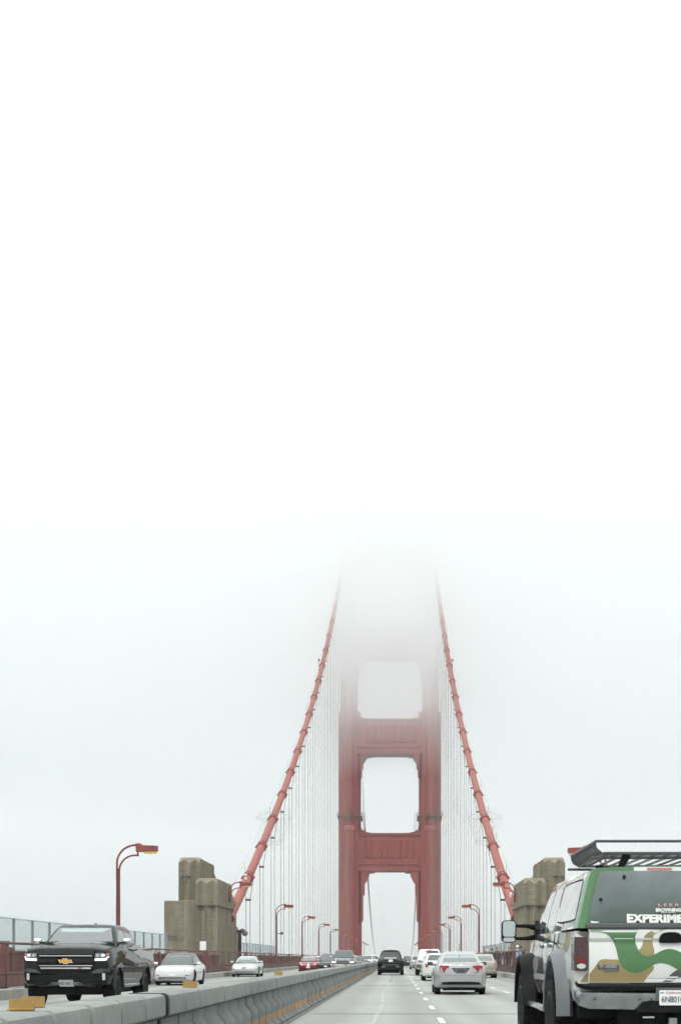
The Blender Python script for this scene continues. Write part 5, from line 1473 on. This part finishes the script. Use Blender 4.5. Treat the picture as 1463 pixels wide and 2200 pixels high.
rib.tube(pts, 0.009, 5); rib_me = rib.mesh('rib', M['rack'], 40)
for k in range(20):
    yy = y0_ + 0.03 + (y1_ - y0_ - 0.06) * k / 19
    inst('rib', rib_me, R_, (0, yy, 0)); inst('rib', rib_me, R_, (0, yy, 0), (0, 0, 0), (-1, 1, 1))
for k in range(9):
    x = -0.56 + 0.14 * k
    mb = MB(); mb.box(x - 0.022, x + 0.022, y0_, y1_, zf - 0.008, zf + 0.004); mb.build('floor_slat', M['rack'], R_)
for yy in (0.36, 2.36):
    mb = MB(); mb.box(-0.80, 0.80, yy - 0.02, yy + 0.02, 0.085, 0.115, bev=0.008); cb_ = mb.build('cross_bar', M['rack'], R_)
    for x in (-0.42, 0.42):
        mb = MB(); mb.prism([(x - 0.09, -0.02), (x - 0.03, -0.02), (x + 0.04, 0.085), (x + 0.06, 0.155), (x - 0.03, 0.155), (x - 0.05, 0.085)], 'y', yy - 0.03, yy + 0.03); mb.build('foot_clamp', M['plastic'], cb_)

# ================================================================== lifted black pickup, oncoming
root, pj, b, f = make_car('black_pickup', 'lifted black pickup with gold badge, chrome mirrors and lit headlights oncoming at left', 'truck', -8.17, 35.0 + 3.15, True, P['black'], interior=True, driver='lifted black pickup',
    L=6.3, W=2.24, H=2.09, hood=1.50, belt=1.58, deck=1.50, cowl=1.62, wsr=0.85, rr=-0.95, rb=-1.15, wr=0.74, r=0.46, wb=(2.16, -1.84), glass='glassl', kind='pickup', clear=0.50, tyre_w=0.32, mirror=M['chrome'], rim='rimd', crown=0.04)
M['paleglass2'] = M['glassl']
pj.put('grille', [(-0.74, 1.40), (0.74, 1.40), (0.72, 1.0), (0.60, 0.84), (-0.60, 0.84), (-0.72, 1.0)], 'front', 'plastic', b, 0.02)
for (xa_, z0, z1, m) in ((0.66, 1.262, 1.286, 'chrome'), (0.66, 1.018, 1.040, 'chrome'), (0.62, 0.948, 0.985, 'chrome'), (0.70, 1.10, 1.22, 'black'), (0.70, 1.31, 1.40, 'black')):
    pj.put('grille_bar', rrect(-xa_, xa_, z0, z1, 0.009), 'front', P['black'] if m == 'black' else m, b, 0.045, 0.03)
# emblem: outlined cross-shaped bar with slanted ends
bow = [(-0.165, 1.105), (-0.07, 1.105), (-0.06, 1.082), (0.045, 1.082), (0.055, 1.105), (0.13, 1.105), (0.165, 1.172), (0.07, 1.172), (0.06, 1.197), (-0.045, 1.197), (-0.055, 1.172), (-0.13, 1.172)]
pj.put('badge_rim', [(p[0] * 1.12, (p[1] - 1.14) * 1.22 + 1.14) for p in bow], 'front', 'chrome', b, 0.075, 0.02, 1.0)
pj.put('badge', bow, 'front', 'goldb', b, 0.085, 0.02, 1.0)
for s in (-1, 1):
    F = (lambda q: q) if s > 0 else flipx
    pj.put('headlight', F([(0.71, 1.145), (1.0, 1.155), (1.045, 1.21), (1.04, 1.34), (0.72, 1.34)]), 'front', 'headd', b, 0.022)
    pj.put('projector_lamp', F(oval(0.92, 1.285, 0.055, 0.045)), 'front', 'chrome', b, 0.032)
    pj.put('projector_lamp', F(oval(0.79, 1.285, 0.045, 0.04)), 'front', 'chromed', b, 0.032)
    pj.put('daytime_lamp', F([(0.72, 1.15), (0.99, 1.16), (1.045, 1.25), (1.02, 1.26), (0.96, 1.205), (0.72, 1.20)]), 'front', 'drl', b, 0.036)
    pj.put('turn_lamp', F(rrect(0.985, 1.04, 1.285, 1.335, 0.01)), 'front', 'amberl', b, 0.034)
    pj.put('bumper_wing', F([(0.62, 0.84), (1.06, 0.87), (1.06, 0.955), (0.80, 0.95), (0.70, 0.90)]), 'front', P['charcoal'], b, 0.05, 0.04)
    pj.put('fog_lamp', F(rrect(0.90, 0.97, 0.67, 0.84, 0.02)), 'front', 'head', b, 0.03)
    pj.put('skid_wing', F([(0.18, 0.56), (0.24, 0.535), (0.66, 0.50), (0.72, 0.53), (0.44, 0.545), (0.33, 0.62), (0.18, 0.625)]), 'front', 'rim', b, 0.05)
    # wheel arch flares and steps
    mb = MB(); mb.tube([(s * 1.04, -0.95, 0.52), (s * 1.06, -0.85, 0.50), (s * 1.06, 1.15, 0.50), (s * 1.04, 1.25, 0.52)], 0.05, 8); mb.build('step_bar', M['chromed'], root, 40)
    for yy in (2.16, -1.84):
        rings = []
        for k in range(13):
            a = PI * k / 12
            rings.append([(s * q[1], yy + q[0] * math.cos(a), 0.46 + q[0] * math.sin(a)) for q in ((0.60, 1.09), (0.58, 1.14), (0.525, 1.14), (0.515, 1.07))])
        mb = MB(); mb.loft(rings); mb.build('wheel_flare', P['black'], root, 35)
pj.put('lower_bumper', rrect(-1.0, 1.0, 0.50, 0.80, 0.06), 'front', 'plastic', b, 0.02)
pl2 = pj.put('licence_plate', rrect(-0.175, 0.175, 0.51, 0.675, 0.015), 'front', 'plate', b, 0.075, 0.02, 1.0)
yy = max(v.co.y for v in pl2.data.vertices) + 0.004
lettering('98218E2', 0.092, (0, yy, 0.585), 'front', 'ink', pl2, 0.001, 0, 0.95)
lettering('Z71', 0.05, (-0.36, yy + 0.03, 0.966), 'front', 'tail', b, 0.002, 0, 1.2, name='badge_lettering')
for k in (-1, 1): pj.put('hood_crease', [(k * 0.42 - 0.03, 1.46), (k * 0.42 + 0.03, 1.46), (k * 0.40 + 0.02, 1.56), (k * 0.40 - 0.02, 1.56)], 'front', P['black'], b, 0.03, 0.06)
mb = MB(); mb.box(-0.03, 0.03, -0.4, -0.25, 2.10, 2.17, bev=0.02); mb.build('antenna_fin', P['black'], root)
mb = MB(); mb.box(-0.03, 0.03, 0.9, 0.93, 2.0, 2.05); 
# ================================================================== pedestrians on the right walkway
def person(x, y, rz, label, shirt, pants, hairc, hat=None, h=1.72, stride=0.16, arm=0.12, skin=(0.42, 0.27, 0.2), bag=None):
    k = h / 1.75
    root = tag(empty('person', (x, y, 0.30), rz), label, 'person', 'pedestrians on the right walkway')
    V = [(0, 0, 0.95), (0, 0.01, 1.15), (0, 0.01, 1.38), (0, 0, 1.50), (0, 0.01, 1.56)]            # pelvis, waist, chest, neck base, neck
    Rr = [0.145, 0.135, 0.15, 0.07, 0.055]
    E = [(0, 1), (1, 2), (2, 3), (3, 4)]
    for s in (-1, 1):
        d = stride * s
        i = len(V)
        V += [(s * 0.09, 0, 0.88), (s * 0.10, d * 0.6 + 0.03, 0.50), (s * 0.10, d, 0.09), (s * 0.105, d + 0.15, 0.045)]
        Rr += [0.095, 0.062, 0.042, 0.038]
        E += [(0, i), (i, i + 1), (i + 1, i + 2), (i + 2, i + 3)]
        j = len(V)
        V += [(s * 0.19, 0, 1.42), (s * 0.235, -d * 0.4, 1.14), (s * 0.225, -d * 0.7 + arm, 0.90), (s * 0.215, -d * 0.75 + arm + 0.03, 0.81)]
        Rr += [0.062, 0.045, 0.033, 0.028]
        E += [(2, j), (j, j + 1), (j + 1, j + 2), (j + 2, j + 3)]
        # fingers and thumb
        for q, (dx, dy, dz) in enumerate(((-0.012, 0.03, -0.075), (-0.004, 0.012, -0.085), (0.004, -0.006, -0.08), (0.01, -0.022, -0.065), (-0.03, 0.05, -0.03))):
            n = len(V); p = V[j + 3]
            V.append((p[0] + dx * s, p[1] + dy, p[2] + dz)); Rr.append(0.009); E.append((j + 3, n))
    me = bpy.data.meshes.new('body'); me.from_pydata([tuple(c * k for c in v) for v in V], E, [])
    o = bpy.data.objects.new('body', me); COL.objects.link(o)
    sk = o.modifiers.new('s', 'SKIN'); ss = o.modifiers.new('u', 'SUBSURF'); ss.levels = 1
    for v, r in zip(me.skin_vertices[0].data, Rr): v.radius = (r * k, r * k * 0.85)
    for i, v in enumerate(me.skin_vertices[0].data): v.use_root = (i == 0)
    dg = bpy.context.evaluated_depsgraph_get()
    m2 = bpy.data.meshes.new_from_object(o.evaluated_get(dg))
    bpy.data.objects.remove(o)
    mats = [mat('shirt', shirt, 0.9, var=0.15, vscale=5), mat('trousers', pants, 0.9, var=0.15, vscale=5), mat('skin', skin, 0.6), mat('shoes', (0.03, 0.03, 0.03), 0.7)]
    for m in mats: m2.materials.append(m)
    for p in m2.polygons:
        z = p.center.z / k
        p.material_index = 3 if z < 0.10 else (1 if z < 0.95 and abs(p.center.x) < 0.175 * k else (2 if z > 1.51 or (abs(p.center.x) > 0.17 * k and z < 0.88) else 0))
        p.use_smooth = True
    inst('body', m2, root)
    hd = MB()
    rings = []
    for i in range(9):
        t = i / 8; z = 1.54 + 0.235 * t
        w = 0.078 * math.sin(PI * (0.16 + 0.80 * t)) ** 0.6 * (0.82 + 0.18 * t); dd = 0.098 * math.sin(PI * (0.14 + 0.82 * t)) ** 0.6
        rings.append([(w * math.cos(a), 0.02 + dd * math.sin(a) + (0.014 if abs(a - PI / 2) < 0.3 and 2 < i < 5 else 0), z) for a in [2 * PI * q / 12 for q in range(12)]])
    hd.loft([[tuple(c * k for c in p) for p in r] for r in rings])
    hob = hd.build('head', mats[2], root, 60)
    hr = MB(); rings = []
    for i in range(6):
        t = i / 5; z = 1.655 + 0.14 * t
        w = 0.088 * math.cos(t * PI / 2 * 0.9) ** 0.5; dd = 0.105 * math.cos(t * PI / 2 * 0.9) ** 0.5
        rings.append([(w * math.cos(a), -0.0 + dd * math.sin(a) * (0.9 if math.sin(a) > 0 else 1.05) - 0.005, z) for a in [2 * PI * q / 12 for q in range(12)]])
    hr.loft([[tuple(c * k for c in p) for p in r] for r in rings])
    if hat:
        hr.loft([[tuple(c * k for c in (0.085 * math.cos(a), 0.05 + 0.14 * math.sin(a), zz_)) for a in [2 * PI * q / 12 for q in range(12)]] for zz_ in (1.67, 1.685)])
    hr.build('hat' if hat else 'hair', mat('hair', hat or hairc, 0.85), hob, 60)
    if bag:
        bgm = MB(); bgm.box(-0.15 * k, 0.15 * k, -0.30 * k, -0.13 * k, 1.02 * k, 1.45 * k, bev=0.05, seg=2); bgm.build('backpack', mat('bag', bag, 0.8), root, 50)
    return root
dk = (0.02, 0.017, 0.015)
PEOPLE = [
 (7.95, 93.0, 0.1, 'pedestrian in white cap and blue and white shirt nearest the camouflage truck', (0.25, 0.40, 0.62), (0.10, 0.10, 0.12), dk, (0.72, 0.72, 0.70), 1.76, None),
 (8.5, 96.5, 0.0, 'pedestrian in charcoal jacket walking beside the blue shirted one', (0.045, 0.047, 0.055), (0.03, 0.03, 0.04), dk, None, 1.72, (0.05, 0.05, 0.06)),
 (7.9, 99.5, PI, 'pedestrian in black coat facing the camera', (0.03, 0.03, 0.035), (0.025, 0.025, 0.03), dk, None, 1.68, None),
 (8.7, 102.0, 0.2, 'pedestrian in dark grey hooded top', (0.07, 0.065, 0.07), (0.03, 0.032, 0.05), dk, None, 1.70, None),
 (8.1, 105.0, PI, 'pedestrian in maroon top among the dark coats', (0.12, 0.03, 0.035), (0.03, 0.03, 0.035), dk, None, 1.66, None),
 (8.6, 108.0, 0.0, 'pedestrian in brown jacket above the champagne sedan boot', (0.09, 0.055, 0.04), (0.03, 0.03, 0.04), (0.05, 0.03, 0.02), None, 1.75, (0.03, 0.03, 0.03)),
 (7.9, 111.0, 0.1, 'pedestrian with reddish hair and dark pullover', (0.05, 0.04, 0.045), (0.04, 0.04, 0.05), (0.16, 0.05, 0.025), None, 1.80, None),
 (8.3, 114.0, PI, 'pedestrian in purple grey jacket', (0.09, 0.06, 0.08), (0.03, 0.03, 0.03), dk, None, 1.64, None),
 (8.0, 118.0, 0.0, 'pedestrian holding up a blue bag near the champagne sedan roof', (0.04, 0.05, 0.07), (0.03, 0.03, 0.03), dk, None, 1.74, (0.08, 0.22, 0.50)),
 (8.6, 121.5, 0.2, 'pedestrian in tan cap behind the champagne sedan', (0.10, 0.085, 0.07), (0.05, 0.05, 0.055), dk, (0.30, 0.22, 0.13), 1.73, None),
 (7.9, 126.0, PI, 'pedestrian in black top left of the tan capped one', (0.02, 0.02, 0.022), (0.03, 0.03, 0.035), dk, None, 1.70, None),
 (8.4, 131.0, 0.0, 'pedestrian in white sun hat above the champagne sedan roof', (0.35, 0.32, 0.30), (0.05, 0.05, 0.06), dk, (0.70, 0.70, 0.68), 1.72, None),
 (8.0, 138.0, PI, 'pedestrian in dark red jacket farthest along the walkway', (0.13, 0.035, 0.03), (0.03, 0.03, 0.03), dk, None, 1.70, None),
 (8.5, 146.0, 0.0, 'pedestrian in grey sweater beyond the white sun hat', (0.16, 0.16, 0.17), (0.04, 0.04, 0.05), dk, None, 1.74, None),
]
for (x, y, rz, lb, sh, pa, hc, ht, h, bg) in PEOPLE: person(x, y, rz, lb, sh, pa, hc, ht, h, bag=bg)
# ================================================================== air
from mathutils import noise as mnoise
def vol_mat(name, dens, col=(0.995, 1.0, 1.0), g=0.82):
    m = bpy.data.materials.new(name); m.use_nodes = True
    N = m.node_tree.nodes; N.clear()
    o = N.new('ShaderNodeOutputMaterial'); v = N.new('ShaderNodeVolumePrincipled')
    v.inputs['Color'].default_value = (*col, 1); v.inputs['Density'].default_value = dens; v.inputs['Anisotropy'].default_value = g
    m.node_tree.links.new(v.outputs[0], o.inputs['Volume'])
    return m
mb = MB(); mb.box(-1500, 1500, -60, 2100, -70, 185)
tag(mb.build('haze', vol_mat('haze_air', 0.0002)), 'thin even sea haze filling the air around the bridge', 'haze', kind='stuff')

def lobe(cx, cy, zb, zt, rx, ry, seed, amp, freq):
    """one closed lumpy flattened body of fog with its underside at zb"""
    bm = bmesh.new()
    bmesh.ops.create_icosphere(bm, subdivisions=3, radius=1.0)
    cz = zb + (zt - zb) * 0.62
    off = Vector((seed * 13.7, seed * 5.1, seed * 7.9))
    for v in bm.verts:
        n = v.co.normalized()
        rz = (cz - zb) if n.z < 0 else (zt - cz)
        # flatter than an ellipsoid on top and below
        e = 0.55
        sz = (abs(n.z) ** e) * (1 if n.z > 0 else -1)
        p = Vector((cx + n.x * rx, cy + n.y * ry, cz + sz * rz))
        k = mnoise.fractal(p * freq + off, 1.0, 2.0, 3)
        p += n * k * amp
        p.z += k * amp * 0.55
        v.co = p
    mb = MB(); mb.addbm(bm)
    return mb
FB = tag(empty('fog_bank', (BC, TD, 62)), 'low fog bank swallowing the upper part of the bridge tower and cables', 'fog', kind='stuff')
LOBES = [  # cx, cy, underside, top, rx, ry, density
    (0, 560, 61, 150, 300, 355, 0.0072), (-8, 545, 80, 148, 270, 345, 0.0155)]
for i, (cx, cy, zb, zt, rx, ry, dn) in enumerate(LOBES):
    o = lobe(cx + BC, cy, zb, zt, rx, ry, i + 1, 15.0, 0.022).build('fog_layer', vol_mat('fog_air', dn), None)
    o.parent = FB; o.matrix_parent_inverse = Matrix.Translation((-BC, -TD, -62))
    o['kind'] = 'stuff'
o = lobe(BC, 1250, -64, 120, 900, 480, 9, 20.0, 0.006).build('fog_layer', vol_mat('fog_air', 0.0036), None)
o.parent = FB; o.matrix_parent_inverse = Matrix.Translation((-BC, -TD, -62)); o['kind'] = 'stuff'
